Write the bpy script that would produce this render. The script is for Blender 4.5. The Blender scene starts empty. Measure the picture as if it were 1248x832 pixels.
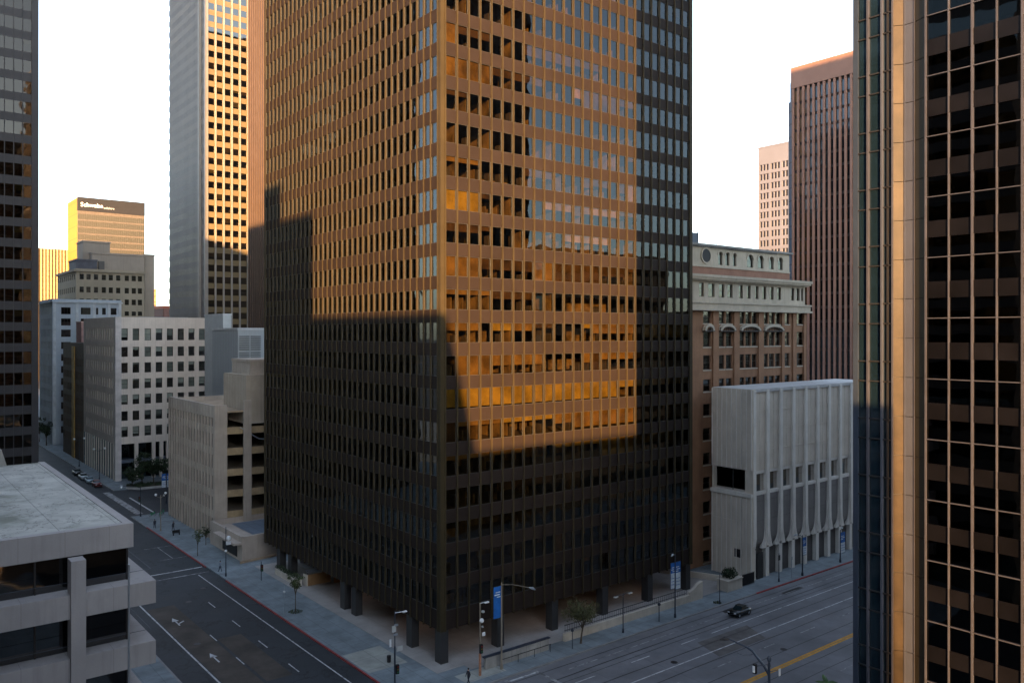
import bpy, bmesh, math, random
from mathutils import Vector, Matrix
rnd = random.Random(7)
C = bpy.context.scene.collection
SC = bpy.context.scene
F_ = 998.0; CX = 624.0; HY = 405.0; HC = 38.7
FU, FV, RU, RV = .625, .7806, .7806, -.625

def proj(u, v, z):
    r = u*RU + v*RV; f = u*FU + v*FV
    if f < .5: return None
    return (CX + F_*r/f, HY - F_*(z-HC)/f, f)
def uat(px, v):
    r = (px-CX)/F_
    return v*(FU+RU*r)/(FV+RV*r)
def vat(px, u):
    r = (px-CX)/F_
    return u*(FV+RV*r)/(FU+RU*r)
def depth(px, u=None, v=None):
    r = (px-CX)/F_
    return v/(FV+RV*r) if u is None else u/(FU+RU*r)
def zat(px, py, u=None, v=None):
    return HC + (HY-py)*depth(px, u, v)/F_

# ------------------------------------------------------------------ materials
MATS = {}
def newmat(name):
    m = bpy.data.materials.new(name); m.use_nodes = True
    nt = m.node_tree; nt.nodes.clear()
    out = nt.nodes.new('ShaderNodeOutputMaterial')
    return m, nt, out
def surf(name, col, rough=.8, metal=0., var=.12, scale=.6, streak=0., bump=0., bscale=12., cracks=0, tint=None, seams=None, spec=.4, stain=None):
    """A weathered surface: two noises vary the colour, streaks run down, seams are fine joints."""
    if name in MATS: return MATS[name]
    m, nt, out = newmat(name); N = nt.nodes; L = nt.links
    b = N.new('ShaderNodeBsdfPrincipled'); L.new(b.outputs[0], out.inputs[0])
    b.inputs['Roughness'].default_value = rough; b.inputs['Metallic'].default_value = metal
    b.inputs['Specular IOR Level'].default_value = spec
    tc = N.new('ShaderNodeTexCoord')
    def mix(a_sock, colb, fac, mode='MIX'):
        mx = N.new('ShaderNodeMix'); mx.data_type = 'RGBA'; mx.blend_type = mode
        if isinstance(a_sock, tuple): mx.inputs[6].default_value = a_sock
        else: L.new(a_sock, mx.inputs[6])
        if isinstance(colb, tuple): mx.inputs[7].default_value = colb
        else: L.new(colb, mx.inputs[7])
        if hasattr(fac, 'links'): L.new(fac, mx.inputs[0])
        else: mx.inputs[0].default_value = fac
        return mx.outputs[2]
    def noise(sc, det=4, vec=None, rough_=.6):
        n = N.new('ShaderNodeTexNoise'); n.inputs['Scale'].default_value = sc; n.inputs['Detail'].default_value = det
        n.inputs['Roughness'].default_value = rough_
        L.new(vec or tc.outputs['Object'], n.inputs['Vector']); return n.outputs['Fac']
    def ramp(sock, a, b_, lo=0., hi=1.):
        r = N.new('ShaderNodeMapRange'); L.new(sock, r.inputs['Value'])
        r.inputs['From Min'].default_value = a; r.inputs['From Max'].default_value = b_
        r.inputs['To Min'].default_value = lo; r.inputs['To Max'].default_value = hi; return r.outputs[0]
    c = (*col, 1)
    dark = tuple(x*(1-var*1.6) for x in col)+(1,); light = tuple(min(1, x*(1+var)) for x in col)+(1,)
    s = mix(dark, light, ramp(noise(scale), .32, .68))
    s2 = mix(s, tuple(x*(1-var) for x in (tint or col))+(1,), ramp(noise(scale*7, 6), .45, .8, 0, .6))
    if streak:
        mp = N.new('ShaderNodeMapping'); mp.inputs['Scale'].default_value = (1.3, 1.3, .09)
        L.new(tc.outputs['Object'], mp.inputs[0])
        s2 = mix(s2, tuple(x*.42 for x in col)+(1,), ramp(noise(1.6, 5, mp.outputs[0]), .5, .78, 0, streak))
    if stain:
        s2 = mix(s2, (*stain[0], 1), ramp(noise(stain[1], 6), stain[2], stain[2]+.12, 0, stain[3]))
    if cracks:
        vo = N.new('ShaderNodeTexVoronoi'); vo.feature = 'DISTANCE_TO_EDGE'; vo.inputs['Scale'].default_value = cracks
        wn_ = N.new('ShaderNodeTexNoise'); wn_.inputs['Scale'].default_value = cracks*3; wn_.inputs['Detail'].default_value = 6; L.new(tc.outputs['Object'], wn_.inputs['Vector'])
        vm = N.new('ShaderNodeVectorMath'); vm.operation = 'MULTIPLY_ADD'; L.new(wn_.outputs['Color'], vm.inputs[0]); vm.inputs[1].default_value = (1.2/cracks,)*3; L.new(tc.outputs['Object'], vm.inputs[2])
        L.new(vm.outputs[0], vo.inputs['Vector'])
        s2 = mix(s2, tuple(x*.35 for x in col)+(1,), ramp(vo.outputs['Distance'], .004, .03, .8, 0))
    if seams:
        sx = N.new('ShaderNodeSeparateXYZ'); L.new(tc.outputs['Object'], sx.inputs[0])
        facs = []
        for ax, period, w in seams:
            md = N.new('ShaderNodeMath'); md.operation = 'FLOORED_MODULO'; L.new(sx.outputs[ax], md.inputs[0]); md.inputs[1].default_value = period
            lt = N.new('ShaderNodeMath'); lt.operation = 'LESS_THAN'; L.new(md.outputs[0], lt.inputs[0]); lt.inputs[1].default_value = w
            facs.append(lt.outputs[0])
        f = facs[0]
        for g in facs[1:]:
            mm = N.new('ShaderNodeMath'); mm.operation = 'MAXIMUM'; L.new(f, mm.inputs[0]); L.new(g, mm.inputs[1]); f = mm.outputs[0]
        sc_ = N.new('ShaderNodeMath'); sc_.operation = 'MULTIPLY'; L.new(f, sc_.inputs[0]); sc_.inputs[1].default_value = .6
        s2 = mix(s2, tuple(x*.3 for x in col)+(1,), sc_.outputs[0])
    L.new(s2, b.inputs['Base Color'])
    if bump:
        bp = N.new('ShaderNodeBump'); bp.inputs['Strength'].default_value = bump; bp.inputs['Distance'].default_value = .05
        L.new(noise(bscale, 5), bp.inputs['Height']); L.new(bp.outputs[0], b.inputs['Normal'])
    MATS[name] = m; return m
def glass(name, trans=(.5,.5,.5), refl=.12, rcol=(1,1,1), rough=.02, wob=.02, wscale=.5):
    if name in MATS: return MATS[name]
    m, nt, out = newmat(name); N = nt.nodes; L = nt.links
    t = N.new('ShaderNodeBsdfTransparent'); t.inputs[0].default_value = (*trans, 1)
    g = N.new('ShaderNodeBsdfGlossy'); g.inputs['Color'].default_value = (*rcol, 1); g.inputs['Roughness'].default_value = rough
    fr = N.new('ShaderNodeFresnel'); fr.inputs['IOR'].default_value = 1.5
    ad = N.new('ShaderNodeMath'); ad.operation = 'ADD'; ad.use_clamp = True; L.new(fr.outputs[0], ad.inputs[0]); ad.inputs[1].default_value = refl
    if wob:
        tc = N.new('ShaderNodeTexCoord'); n = N.new('ShaderNodeTexNoise'); n.inputs['Scale'].default_value = wscale; n.inputs['Detail'].default_value = 1
        L.new(tc.outputs['Object'], n.inputs['Vector'])
        bp = N.new('ShaderNodeBump'); bp.inputs['Strength'].default_value = 1; bp.inputs['Distance'].default_value = wob
        L.new(n.outputs['Fac'], bp.inputs['Height']); L.new(bp.outputs[0], g.inputs['Normal'])
    mx = N.new('ShaderNodeMixShader'); L.new(ad.outputs[0], mx.inputs[0]); L.new(t.outputs[0], mx.inputs[1]); L.new(g.outputs[0], mx.inputs[2])
    L.new(mx.outputs[0], out.inputs[0]); MATS[name] = m; return m
def emit(name, col, s):
    if name in MATS: return MATS[name]
    m, nt, out = newmat(name); e = nt.nodes.new('ShaderNodeEmission'); e.inputs[0].default_value = (*col, 1); e.inputs[1].default_value = s
    nt.links.new(e.outputs[0], out.inputs[0]); MATS[name] = m; return m

# ------------------------------------------------------------------ mesh building
class MB:
    def __init__(s): s.v = []; s.f = []; s.m = []
    def face(s, pts, mi=0):
        b = len(s.v); s.v += [tuple(p) for p in pts]; s.f.append(tuple(range(b, b+len(pts)))); s.m.append(mi)
    def box(s, x0, x1, y0, y1, z0, z1, mi=0):
        if x0 > x1: x0, x1 = x1, x0
        if y0 > y1: y0, y1 = y1, y0
        if z0 > z1: z0, z1 = z1, z0
        b = len(s.v)
        s.v += [(x0,y0,z0),(x1,y0,z0),(x1,y1,z0),(x0,y1,z0),(x0,y0,z1),(x1,y0,z1),(x1,y1,z1),(x0,y1,z1)]
        for f in ((0,3,2,1),(4,5,6,7),(0,1,5,4),(1,2,6,5),(2,3,7,6),(3,0,4,7)): s.f.append(tuple(b+i for i in f)); s.m.append(mi)
        return s
    def prism(s, poly, a, b, axis=2, mi=0):
        """poly (2-D) swept from a to b along axis"""
        def P(p, t):
            q = [p[0], p[1]]; q.insert(axis, t); return tuple(q)
        n = len(poly); k = len(s.v)
        s.v += [P(p, a) for p in poly] + [P(p, b) for p in poly]
        s.f.append(tuple(range(k+n-1, k-1, -1))); s.m.append(mi)
        s.f.append(tuple(range(k+n, k+2*n))); s.m.append(mi)
        for i in range(n):
            j = (i+1) % n; s.f.append((k+i, k+j, k+n+j, k+n+i)); s.m.append(mi)
        return s
    def tube(s, pts, rad, n=8, mi=0):
        """round bar along points; rad one number or one per point"""
        pts = [Vector(p) for p in pts]; R = rad if isinstance(rad, (list, tuple)) else [rad]*len(pts)
        rings = []
        for i, p in enumerate(pts):
            d = (pts[min(i+1, len(pts)-1)] - pts[max(i-1, 0)]).normalized()
            a = d.cross(Vector((0,0,1)) if abs(d.z) < .9 else Vector((1,0,0))).normalized(); b = d.cross(a)
            k = len(s.v)
            for j in range(n):
                t = 2*math.pi*j/n; s.v.append(tuple(p + (a*math.cos(t)+b*math.sin(t))*R[i]))
            rings.append(k)
        for r0, r1 in zip(rings, rings[1:]):
            for j in range(n):
                s.f.append((r0+j, r0+(j+1)%n, r1+(j+1)%n, r1+j)); s.m.append(mi)
        s.f.append(tuple(rings[0]+j for j in range(n-1,-1,-1))); s.m.append(mi)
        s.f.append(tuple(rings[-1]+j for j in range(n))); s.m.append(mi)
        return s
    def ball(s, c, r, n=8, mi=0, sz=1.):
        pts = [(c[0], c[1], c[2]+r*sz*math.cos(math.pi*i/n)) for i in range(n, -1, -1)]
        return s.tube(pts, [max(.004, r*math.sin(math.pi*i/n)) for i in range(n, -1, -1)], 10, mi)
    def build(s, name, mats, parent=None, loc=None, smooth=False, stuff=False):
        if not s.f: return None
        me = bpy.data.meshes.new(name)
        base = Vector(parent_base(parent)) if parent else Vector(loc or (0,0,0))
        me.from_pydata([tuple(Vector(p)-base) for p in s.v], [], s.f)
        if not isinstance(mats, (list, tuple)): mats = [mats]
        for m in mats: me.materials.append(m)
        me.polygons.foreach_set('material_index', s.m)
        if smooth: me.polygons.foreach_set('use_smooth', [True]*len(s.f))
        me.update()
        o = bpy.data.objects.new(name, me); C.objects.link(o)
        if parent: o.parent = parent
        else: o.location = base
        if stuff: o['kind'] = 'stuff'
        return o
def parent_base(p):
    b = Vector((0,0,0))
    while p is not None: b += p.location; p = p.parent
    return b
def tag(o, label, cat, group=None):
    o['label'] = label; o['category'] = cat
    if group: o['group'] = group
    return o
def thing(name, label, cat, loc, group=None):
    o = bpy.data.objects.new(name, None); C.objects.link(o); o.location = loc; o.empty_display_size = .5
    return tag(o, label, cat, group)
def struct(name, mb, mat):
    o = mb.build(name, mat); o['kind'] = 'structure'; return o
def one(name, label, cat, mb, mats, loc, group=None, **k):
    return tag(mb.build(name, mats, None, loc, **k), label, cat, group)

# a face of a building: 'L' looks to -u (s runs along v), 'F' looks to -v (s runs along u), 'R' +u, 'B' +v
class Face:
    def __init__(s, kind, c): s.k = kind; s.c = c
    def P(s, a, z, d=0):
        if s.k == 'L': return (s.c-d, a, z)
        if s.k == 'R': return (s.c+d, a, z)
        if s.k == 'F': return (a, s.c-d, z)
        return (a, s.c+d, z)
    def box(s, mb, a0, a1, z0, z1, d0, d1, mi=0):
        p = s.P(a0, z0, d0); q = s.P(a1, z1, d1)
        mb.box(p[0], q[0], p[1], q[1], z0, z1, mi)
    def quad(s, mb, a0, a1, z0, z1, d=0, mi=0):
        q = [s.P(a0,z0,d), s.P(a1,z0,d), s.P(a1,z1,d), s.P(a0,z1,d)]
        if s.k in 'LB': q.reverse()      # keep every pane facing outwards
        mb.face(q, mi)
    def area(s, a0, a1, z0, z1):
        ps = [proj(*s.P(a, z)) for a, z in ((a0,z0),(a1,z0),(a1,z1),(a0,z1))]
        if any(p is None for p in ps): return 0
        cx = sum(p[0] for p in ps)/4; cy = sum(p[1] for p in ps)/4
        if not (0 < cx < 1248 and 0 < cy < 832): return 0
        return abs(sum(ps[i][0]*ps[(i+1)%4][1]-ps[(i+1)%4][0]*ps[i][1] for i in range(4)))/2

def wall_grid(mb, fc, s0, s1, z0, z1, cols, rows, depth_=.25, mi=0, skip=None):
    """wall skin with real openings and reveals"""
    rows = sorted(rows); cols = sorted(cols); z = z0
    for za, zb in rows:
        if za > z: fc.quad(mb, s0, s1, z, za, 0, mi)
        s = s0
        for a, b in cols:
            if skip and skip(a, za): continue
            if a > s: fc.quad(mb, s, a, za, zb, 0, mi)
            P = fc.P
            mb.face([P(a,za,0),P(b,za,0),P(b,za,-depth_),P(a,za,-depth_)], mi)
            mb.face([P(a,zb,0),P(b,zb,0),P(b,zb,-depth_),P(a,zb,-depth_)], mi)
            mb.face([P(a,za,0),P(a,zb,0),P(a,zb,-depth_),P(a,za,-depth_)], mi)
            mb.face([P(b,za,0),P(b,zb,0),P(b,zb,-depth_),P(b,za,-depth_)], mi)
            s = b
        if s < s1: fc.quad(mb, s, s1, za, zb, 0, mi)
        z = zb
    if z < z1: fc.quad(mb, s0, s1, z, z1, 0, mi)

def win_mesh(mb, fc, a, b, za, zb, d, style, fr=.07):
    """frame ring + glass, set d behind the wall face; material 0 frame, 1 glass"""
    if fr:
        for x in ((a, a+fr, za, zb), (b-fr, b, za, zb), (a+fr, b-fr, za, za+fr), (a+fr, b-fr, zb-fr, zb)):
            fc.box(mb, x[0], x[1], x[2], x[3], -d, -d+.08, 0)
        if 'h' in style:
            zm = (za+zb)/2; fc.box(mb, a+fr, b-fr, zm-fr*.4, zm+fr*.4, -d, -d+.06, 0)
        if 'v' in style:
            m = (a+b)/2; fc.box(mb, m-fr*.4, m+fr*.4, za+fr, zb-fr, -d+.005, -d+.07, 0)
        if '3' in style:
            for t in (1/3, 2/3):
                m = a+(b-a)*t; fc.box(mb, m-fr*.4, m+fr*.4, za+fr, zb-fr, -d+.005, -d+.07, 0)
    fc.quad(mb, a, b, za, zb, -d+.02, 1)

def emit_windows(root, specs, mats, blind_mats, d=.2, fr=.07, style='', pblind=.6, limit=100, full=.15, bd=.16, name='window', rr=None):
    """specs: (face, a, b, za, zb). The largest in view are objects with their blind as a sub-part; the rest one mesh."""
    rr = rr or rnd
    sp = sorted(specs, key=lambda w: -w[0].area(*w[1:5]))
    rest = MB(); restb = MB(); nb = len(blind_mats)
    for i, w in enumerate(sp):
        fc, a, b, za, zb = w[:5]
        own = i < limit and fc.area(a, b, za, zb) > 2.5
        h = 0
        if len(w) > 5 and w[5] is not None: h = w[5]
        elif rr.random() < pblind: h = 1. if rr.random() < full else rr.choice((.2,.3,.35,.5,.6,.75))
        mb = MB() if own else rest
        win_mesh(mb, fc, a, b, za, zb, d, style, fr)
        wo = mb.build(name, mats, root) if own else None
        if h:
            bb = MB() if own else restb; k = rr.randrange(nb) if len(w) < 7 else w[6]
            fc.box(bb, a+.03, b-.03, zb-(zb-za)*h, zb-.02, -d-bd-.03, -d-bd, 0 if own else k)
            if own: bb.build('blind', blind_mats[k], wo)
    rest.build(name, mats, root, stuff=True); restb.build('blind', blind_mats, root, stuff=True)

def text_mesh(txt, size, depth_=.05):
    cu = bpy.data.curves.new('t', 'FONT'); cu.body = txt; cu.size = size; cu.extrude = depth_
    cu.offset = size*.012
    o = bpy.data.objects.new('t', cu); C.objects.link(o)
    dg = bpy.context.evaluated_depsgraph_get(); dg.update()
    me = bpy.data.meshes.new_from_object(o.evaluated_get(dg))
    bpy.data.objects.remove(o); return me
def place_text(name, txt, size, org, ax, parent, mat, depth_=.05):
    """ax: direction the text runs; it stands upright"""
    me = text_mesh(txt, size, depth_); base = Vector(parent_base(parent)); A = Vector(ax).normalized()
    n = A.cross(Vector((0,0,1)))
    for v in me.vertices:
        c = v.co.copy(); v.co = Vector(org) + A*c.x + Vector((0,0,1))*c.y + n*c.z - base
    me.materials.clear(); me.materials.append(mat)
    o = bpy.data.objects.new(name, me); C.objects.link(o); o.parent = parent; return o

# ------------------------------------------------------------------ material set
M = dict(
 asphalt = surf('asphalt', (.026,.030,.036), .75, cracks=.12, var=.22, scale=.11, bump=.3, bscale=30, stain=((.03,.028,.027), .22, .56, .6)),
 asphalt2 = surf('asphalt_old', (.165,.17,.183), .7, seams=[(0,7.3,.05)], var=.2, scale=.13, bump=.3, bscale=30, stain=((.17,.16,.155), .09, .57, .5)),
 patch = surf('asphalt_patch', (.068,.055,.045), .85, var=.3, scale=.25),
 sidewalk = surf('sidewalk_concrete', (.19,.225,.245), .8, var=.18, scale=.35, bump=.2, seams=[(0,1.9,.05),(1,1.9,.05)], stain=((.11,.135,.155), .3, .52, .4)),
 sidewalk2 = surf('pale_slab', (.33,.34,.31), .8, var=.14, scale=.5, seams=[(0,3.2,.06),(1,3.2,.06)]),
 plaza = surf('plaza_paving', (.3,.285,.27), .6, var=.12, scale=.3, seams=[(0,3.0,.03),(1,3.0,.03)]),
 kerb = surf('kerb_stone', (.22,.22,.22), .8, var=.15),
 redkerb = surf('red_kerb_paint', (.26,.03,.03), .7, var=.3, scale=1.2),
 white = surf('road_white', (.5,.51,.52), .7, var=.2, scale=1.5, stain=((.12,.12,.125), 1.2, .52, .8)),
 whitef = surf('road_white_worn', (.34,.345,.35), .7, var=.3, scale=1.5, stain=((.08,.08,.085), 1.0, .47, .9)),
 yellow = surf('road_yellow', (.6,.3,.03), .7, var=.2, scale=1.5),
 tar = surf('tar_seam', (.018,.018,.02), .5, var=.2),
 bronze = surf('bronze_spandrel', (.0215,.0155,.0135), .6, metal=.0, var=.1, scale=.2, spec=.12, streak=.15),
 fin = surf('bronze_fin', (.041,.032,.017), .55, var=.12, scale=.4, spec=.15),
 colm = surf('black_column', (.03,.03,.032), .5, var=.1),
 slab = surf('office_slab', (.12,.11,.1), .9, var=.1),
 core = surf('office_core', (.1,.085,.055), .9, var=.15, scale=.3),
 part = surf('office_partition', (.13,.1,.045), .9, var=.5, scale=.6),
 blind1 = surf('blind_tan', (.17,.12,.045), .9, var=.4, scale=.45),
 blind2 = surf('blind_gold', (.28,.225,.05), .9, var=.3, scale=.45),
 blind3 = surf('blind_brown', (.055,.036,.02), .9, var=.5, scale=.5),
 blindw = surf('blind_white', (.5,.52,.5), .9, var=.1),
 blindg = surf('blind_grey', (.22,.24,.23), .9, var=.1),
 gl_main = glass('bronze_glass', (.5,.42,.3), .02, (.85,.95,1.), .015, .016, .35),
 gl_dark = glass('dark_glass', (.16,.17,.17), .06, (1,1,1), .02, .01),
 gl_teal = glass('teal_glass', (.05,.07,.08), .1, (.8,.95,1), .02, .01),
 gl_win = glass('window_glass', (.8,.85,.83), .07, (1,1,1), .02, .015, .8),
 gl_old = glass('old_window_glass', (.3,.33,.33), .06, (.9,1,1), .05, .02, 1.5),
 frame_d = surf('dark_frame', (.05,.05,.05), .5, var=.1),
 frame_w = surf('pale_frame', (.4,.41,.4), .6, var=.1),
 pole = surf('dark_pole_paint', (.03,.04,.06), .45, var=.15),
 polel = surf('tan_pole_paint', (.26,.22,.17), .5, var=.15),
 poler = surf('orange_wrap', (.42,.2,.12), .8, var=.25, scale=3),
 steel = surf('pale_steel', (.38,.42,.46), .4, metal=.6, var=.1),
 blue = surf('banner_blue', (.012,.12,.42), .6, var=.25, scale=.8),
 bannerw = surf('banner_white', (.6,.68,.72), .7, var=.15, scale=1.5),
 black = surf('matt_black', (.012,.012,.014), .6, var=.1),
 offw = surf('sign_white', (.7,.72,.74), .6, var=.05),
 leaf = surf('leaf_green', (.06,.085,.025), .7, var=.5, scale=1.2),
 leafd = surf('leaf_dark', (.028,.05,.02), .7, var=.5, scale=1.0),
 bark = surf('bark', (.09,.07,.05), .9, var=.3, scale=3),
 grass = surf('pit_grass', (.05,.07,.025), .9, var=.4, scale=4),
)
BL = [M['blind1'], M['blind2'], M['blind3']]
BW = [M['blindw'], M['blindg'], M['blindw']]

# ------------------------------------------------------------------ ground and streets
G = MB(); G.face([(-2500,-2500,0),(3500,-2500,0),(3500,3500,0),(-2500,3500,0)])
struct('ground', G, M['asphalt'])
rd = MB(); rd.face([(44.6,37.5,.004),(420,37.5,.004),(420,72.2,.004),(44.6,72.2,.004)]); struct('road', rd, M['asphalt2'])
KH = .14
def walk(name, u0, u1, v0, v1, m=M['sidewalk'], top=KH):
    b = MB(); b.box(u0, u1, v0, v1, -.3, top); struct(name, b, m)
walk('sidewalk', 45.1, 190, 72.2, 184, )
walk('sidewalk', 49.2, 260, 217, 640)
walk('sidewalk', -90, 27.8, 50, 620)
walk('sidewalk', 47, 260, -90, 37.3)
walk('sidewalk', -90, 22, -90, 22)
walk('sidewalk', 230, 420, 72.2, 330)
def kerbline(u0, u1, v0, v1, m):
    b = MB(); b.box(u0, u1, v0, v1, -.3, KH+.006); struct('kerb', b, m)
kerbline(44.86, 45.1, 76, 127.5, M['redkerb']); kerbline(44.86, 45.1, 137, 172, M['redkerb']); kerbline(44.86,45.1,172,184,M['kerb'])
kerbline(47, 104, 71.96, 72.2, M['kerb']); kerbline(104, 138, 71.96, 72.2, M['redkerb']); kerbline(138, 190, 71.96, 72.2, M['kerb'])
kerbline(48.96, 49.2, 217, 620, M['kerb']); kerbline(27.8, 28.04, 50, 620, M['kerb']); kerbline(47, 200, 37.3, 37.54, M['kerb'])
# paler slabs laid in the pavement, tower plaza
pv = MB(); pv.face([(45.3,82.5,KH+.004),(50.4,82.5,KH+.004),(50.4,89,KH+.004),(45.3,89,KH+.004)]); struct('pavement', pv, M['sidewalk2'])
pv = MB(); pv.face([(52.4,73.4,KH+.005),(58,73.4,KH+.005),(58,75.8,KH+.005),(52.4,75.8,KH+.005)]); struct('pavement', pv, M['sidewalk2'])
pz = MB(); pz.box(51.3, 104, 77.6, 132, .0, KH+.03); struct('plaza_pavement', pz, M['plaza'])
pg = MB(); pg.face([(55,76.1,KH+.034),(104,76.1,KH+.034),(104,77.6,KH+.034),(55,77.6,KH+.034)]); struct('plaza_pavement', pg, M['plaza'])
# markings
def mark(name, m, rects, z=.008):
    b = MB()
    for u0, u1, v0, v1 in rects: b.face([(u0,v0,z),(u1,v0,z),(u1,v1,z),(u0,v1,z)])
    o = struct(name, b, m); return o
mark('lane_marking', M['white'], [(31.25,31.45,20,131)])
mark('lane_marking', M['white'], [(34.8,35.0,137.8,183)])
mark('lane_marking', M['white'], [(42.6,42.75,72,133.5)])
mark('lane_marking', M['white'], [(39.4,39.53, v, v+2.9) for v in (78.5,88.2,97.4,106.6,116.2)])
mark('lane_marking', M['white'], [(35.3,35.43, v, v+2.6) for v in (66,75.5,84.8,94.2,103.5)])
mark('crossing_marking', M['white'], [(31.3,44.6,137.5,137.85)])
mark('crossing_marking', M['whitef'], [(31.3,44.6,134.2,134.5)])
mark('crossing_marking', M['white'], [(49.8,50.2,186,206)])
mark('crossing_marking', M['whitef'], [(46.4,47.9,186,216)])
mark('parking_marking', M['whitef'], [(42.3,42.42,146,155),(40.2,44.6,145.8,145.92),(40.1,44.6,155,155.12)])
mark('road_patch', M['patch'], [(31.6,35.2,83,121)], .006)
mark('road_patch', M['patch'], [(35.6,38.6,88,104)], .0065)
mark('road_patch', M['asphalt'], [(28.2,34.6,139,183)], .006)
def arrow(u, v, turn):
    b = MB(); z = .011
    b.face([(u-.09,v,z),(u+.09,v,z),(u+.09,v+2.2,z),(u-.09,v+2.2,z)])
    b.face([(u-.45,v+1.9,z+.001),(u+.45,v+1.9,z+.001),(u,v+3.4,z+.001)])
    if turn: b.face([(u+.09,v+.6,z),(u+1.0,v+1.3,z),(u+.9,v+1.6,z),(u+.09,v+.9,z)])
    struct('arrow_marking', b, M['white'])
arrow(33.4, 112, True); arrow(33.3, 96.6, False); arrow(33.3, 79, True)
z2 = .012
mark('lane_marking', M['white'], [(u, u+3.2, 66.2, 66.35) for u in (62,71,80)] + [(86,230,66.2,66.35)], z2)
mark('lane_marking', M['white'], [(47,230,62.3,62.48)], z2)
mark('lane_marking', M['whitef'], [(u, u+3.4, 59.1, 59.25) for u in range(50,200,9)], z2)
mark('lane_marking', M['whitef'], [(64,230,69.4,69.52)], z2)
mark('lane_marking', M['whitef'], [(u, u+3.4, 49.6, 49.75) for u in range(52,200,9)], z2)
mark('centre_marking', M['yellow'], [(64,240,54.25,54.55),(64,240,54.63,54.93)], z2)
mark('crossing_marking', M['whitef'], [(60.5,60.9,45,71.6),(56.2,56.6,45,71.6)], .013)
mark('crossing_marking', M['white'], [(56.7,60.4,71.0,71.3)], .013)
for k, (v, w) in enumerate(((70.6,.13),(68.2,.16),(67.2,.1),(64.3,.14),(60.6,.13),(57.1,.12),(53.2,.12),(51,.1),(46.4,.12))):
    b = MB(); u = 47.; pv_ = v
    while u < 210:
        nv = v + rnd.uniform(-.08,.08); n = u+rnd.uniform(4,9)
        b.face([(u,pv_-w/2,.010),(n,nv-w/2,.010),(n,nv+w/2,.010),(u,pv_+w/2,.010)]); u = n; pv_ = nv
    struct('road_seam', b, M['tar'])
for u, v in ((93.5,70.2),(107,69.6)):
    b = MB(); b.face([(u,v-.45,.0115),(u+5.5,v-.3,.0115),(u+5,v+.5,.0115),(u+.4,v+.45,.0115)]); struct('road_patch', b, M['tar'])
for u, v in ((41,126),(37.3,121),(33.1,104),(75,63.2),(88.5,57.4)):
    b = MB(); b.tube([(u,v,.0),(u,v,.016)], .42, 14); struct('manhole_cover', b, M['tar'])
b = MB(); b.face([(80.5,60.9,.0095),(90,60.9,.0095),(92,65.2,.0095),(82,65.4,.0095)]); struct('road_patch', b, surf('pale_patch', (.12,.112,.108), .8, var=.2))

# ------------------------------------------------------------------ MAIN TOWER
U0, U1, V0, V1 = 52.9, 98.2, 79.3, 131.8
FLO = 3.9; WH = 2.4; ZB = 4.05; W0 = 6.28; NFL = 26
ZT = W0 + NFL*FLO + 2
tower = thing('bronze_office_tower', 'dark bronze office tower with vertical fins and a golden sunlit corner, tallest in the centre', 'tower', ((U0+U1)/2, (V0+V1)/2, 0))
FF = Face('F', V0); FL = Face('L', U0)
bayF = (U1-U0-1.2)/26; bayL = (V1-V0-1.2)/34
fF = [U0+.6+bayF*i for i in range(27)]; fL = [V0+.6+bayL*i for i in range(35)]
for k in range(NFL+1):
    za = ZB if k == 0 else W0+(k-1)*FLO+WH; zb = W0+k*FLO
    for fc, a, b_ in ((FF, U0+.35, U1-.35), (FL, V0+.35, V1-.35)):
        b = MB(); fc.box(b, a, b_, za, zb, -.25, 0); b.build('spandrel', M['bronze'], tower)
    b = MB(); b.box(U0+.3, U1-.3, V0+.3, V1-.3, zb-.45, zb-.1 if k else zb-.02)
    b.build('floor_slab', M['slab'], tower)
for s in fF:
    b = MB(); FF.box(b, s-.09, s+.09, ZB-.12, ZT, -.1, .15); b.build('mullion', M['fin'], tower)
for s in fL:
    b = MB(); FL.box(b, s-.085, s+.085, ZB-.12, ZT, -.1, .12); b.build('mullion', M['fin'], tower)
for (a, c) in ((U0,V0),(U1,V0),(U0,V1),(U1,V1)):
    b = MB(); x = .5 if a == U0 else -.5; y = .5 if c == V0 else -.5
    b.box(a-.06*(1 if x>0 else -1), a+x, c-.06*(1 if y>0 else -1), c+y, ZB-.1, ZT); b.build('corner_pier', M['fin'], tower)
b = MB(); b.box(U0+.05, U1-.05, V1-.3, V1, ZB, ZT); b.box(U1-.3, U1, V0+.5, V1-.5, ZB, ZT); b.build('rear_wall', M['bronze'], tower)
b = MB(); b.box(U0+.1, U1-.1, V0+.1, V1-.1, ZT-.2, ZT+.1); b.build('roof', M['slab'], tower)
b = MB(); b.box(U0+.3, U1-.3, V0+.3, V1-.3, ZB-.02, ZB+.2); b.build('soffit', surf('soffit_brown', (.16,.09,.06), .7, var=.2), tower)
b = MB(); b.box(U0+13, U1-13, V0+13, V1-13, ZB+.2, ZT-.3); b.build('core', M['core'], tower)
for u, v in ((60,83),(70,83),(80,83),(90,83),(57,92),(57,108)):
    b = MB(); b.tube([(u,v,ZB-.07),(u,v,ZB-.021)], .22, 12); b.build('downlight', emit('downlight_glow', (1,.55,.3), 3.5), tower)
lob = MB(); lob.box(62, 90, 91, 121, KH+.03, ZB-.03); lob.build('lobby', surf('lobby_wall', (.1,.06,.045), .4, var=.3, scale=.2, spec=.6), tower)
for (u, v) in ((53.5,126.3),(53.9,122.8),(53.5,104.1),(53.5,100.8),(53.5,86.4),(53.5,80),(61.8,80),(70.7,80),(79.9,80),(89,80),(97.4,80),(97.4,96),(97.4,112)):
    b = MB(); b.box(u-.52, u+.52, v-.62, v+.62, KH+.02, ZB-.02); b.build('column', M['colm'], tower)
rr = random.Random(11); specs = []; parts = MB(); furn = MB()
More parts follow.
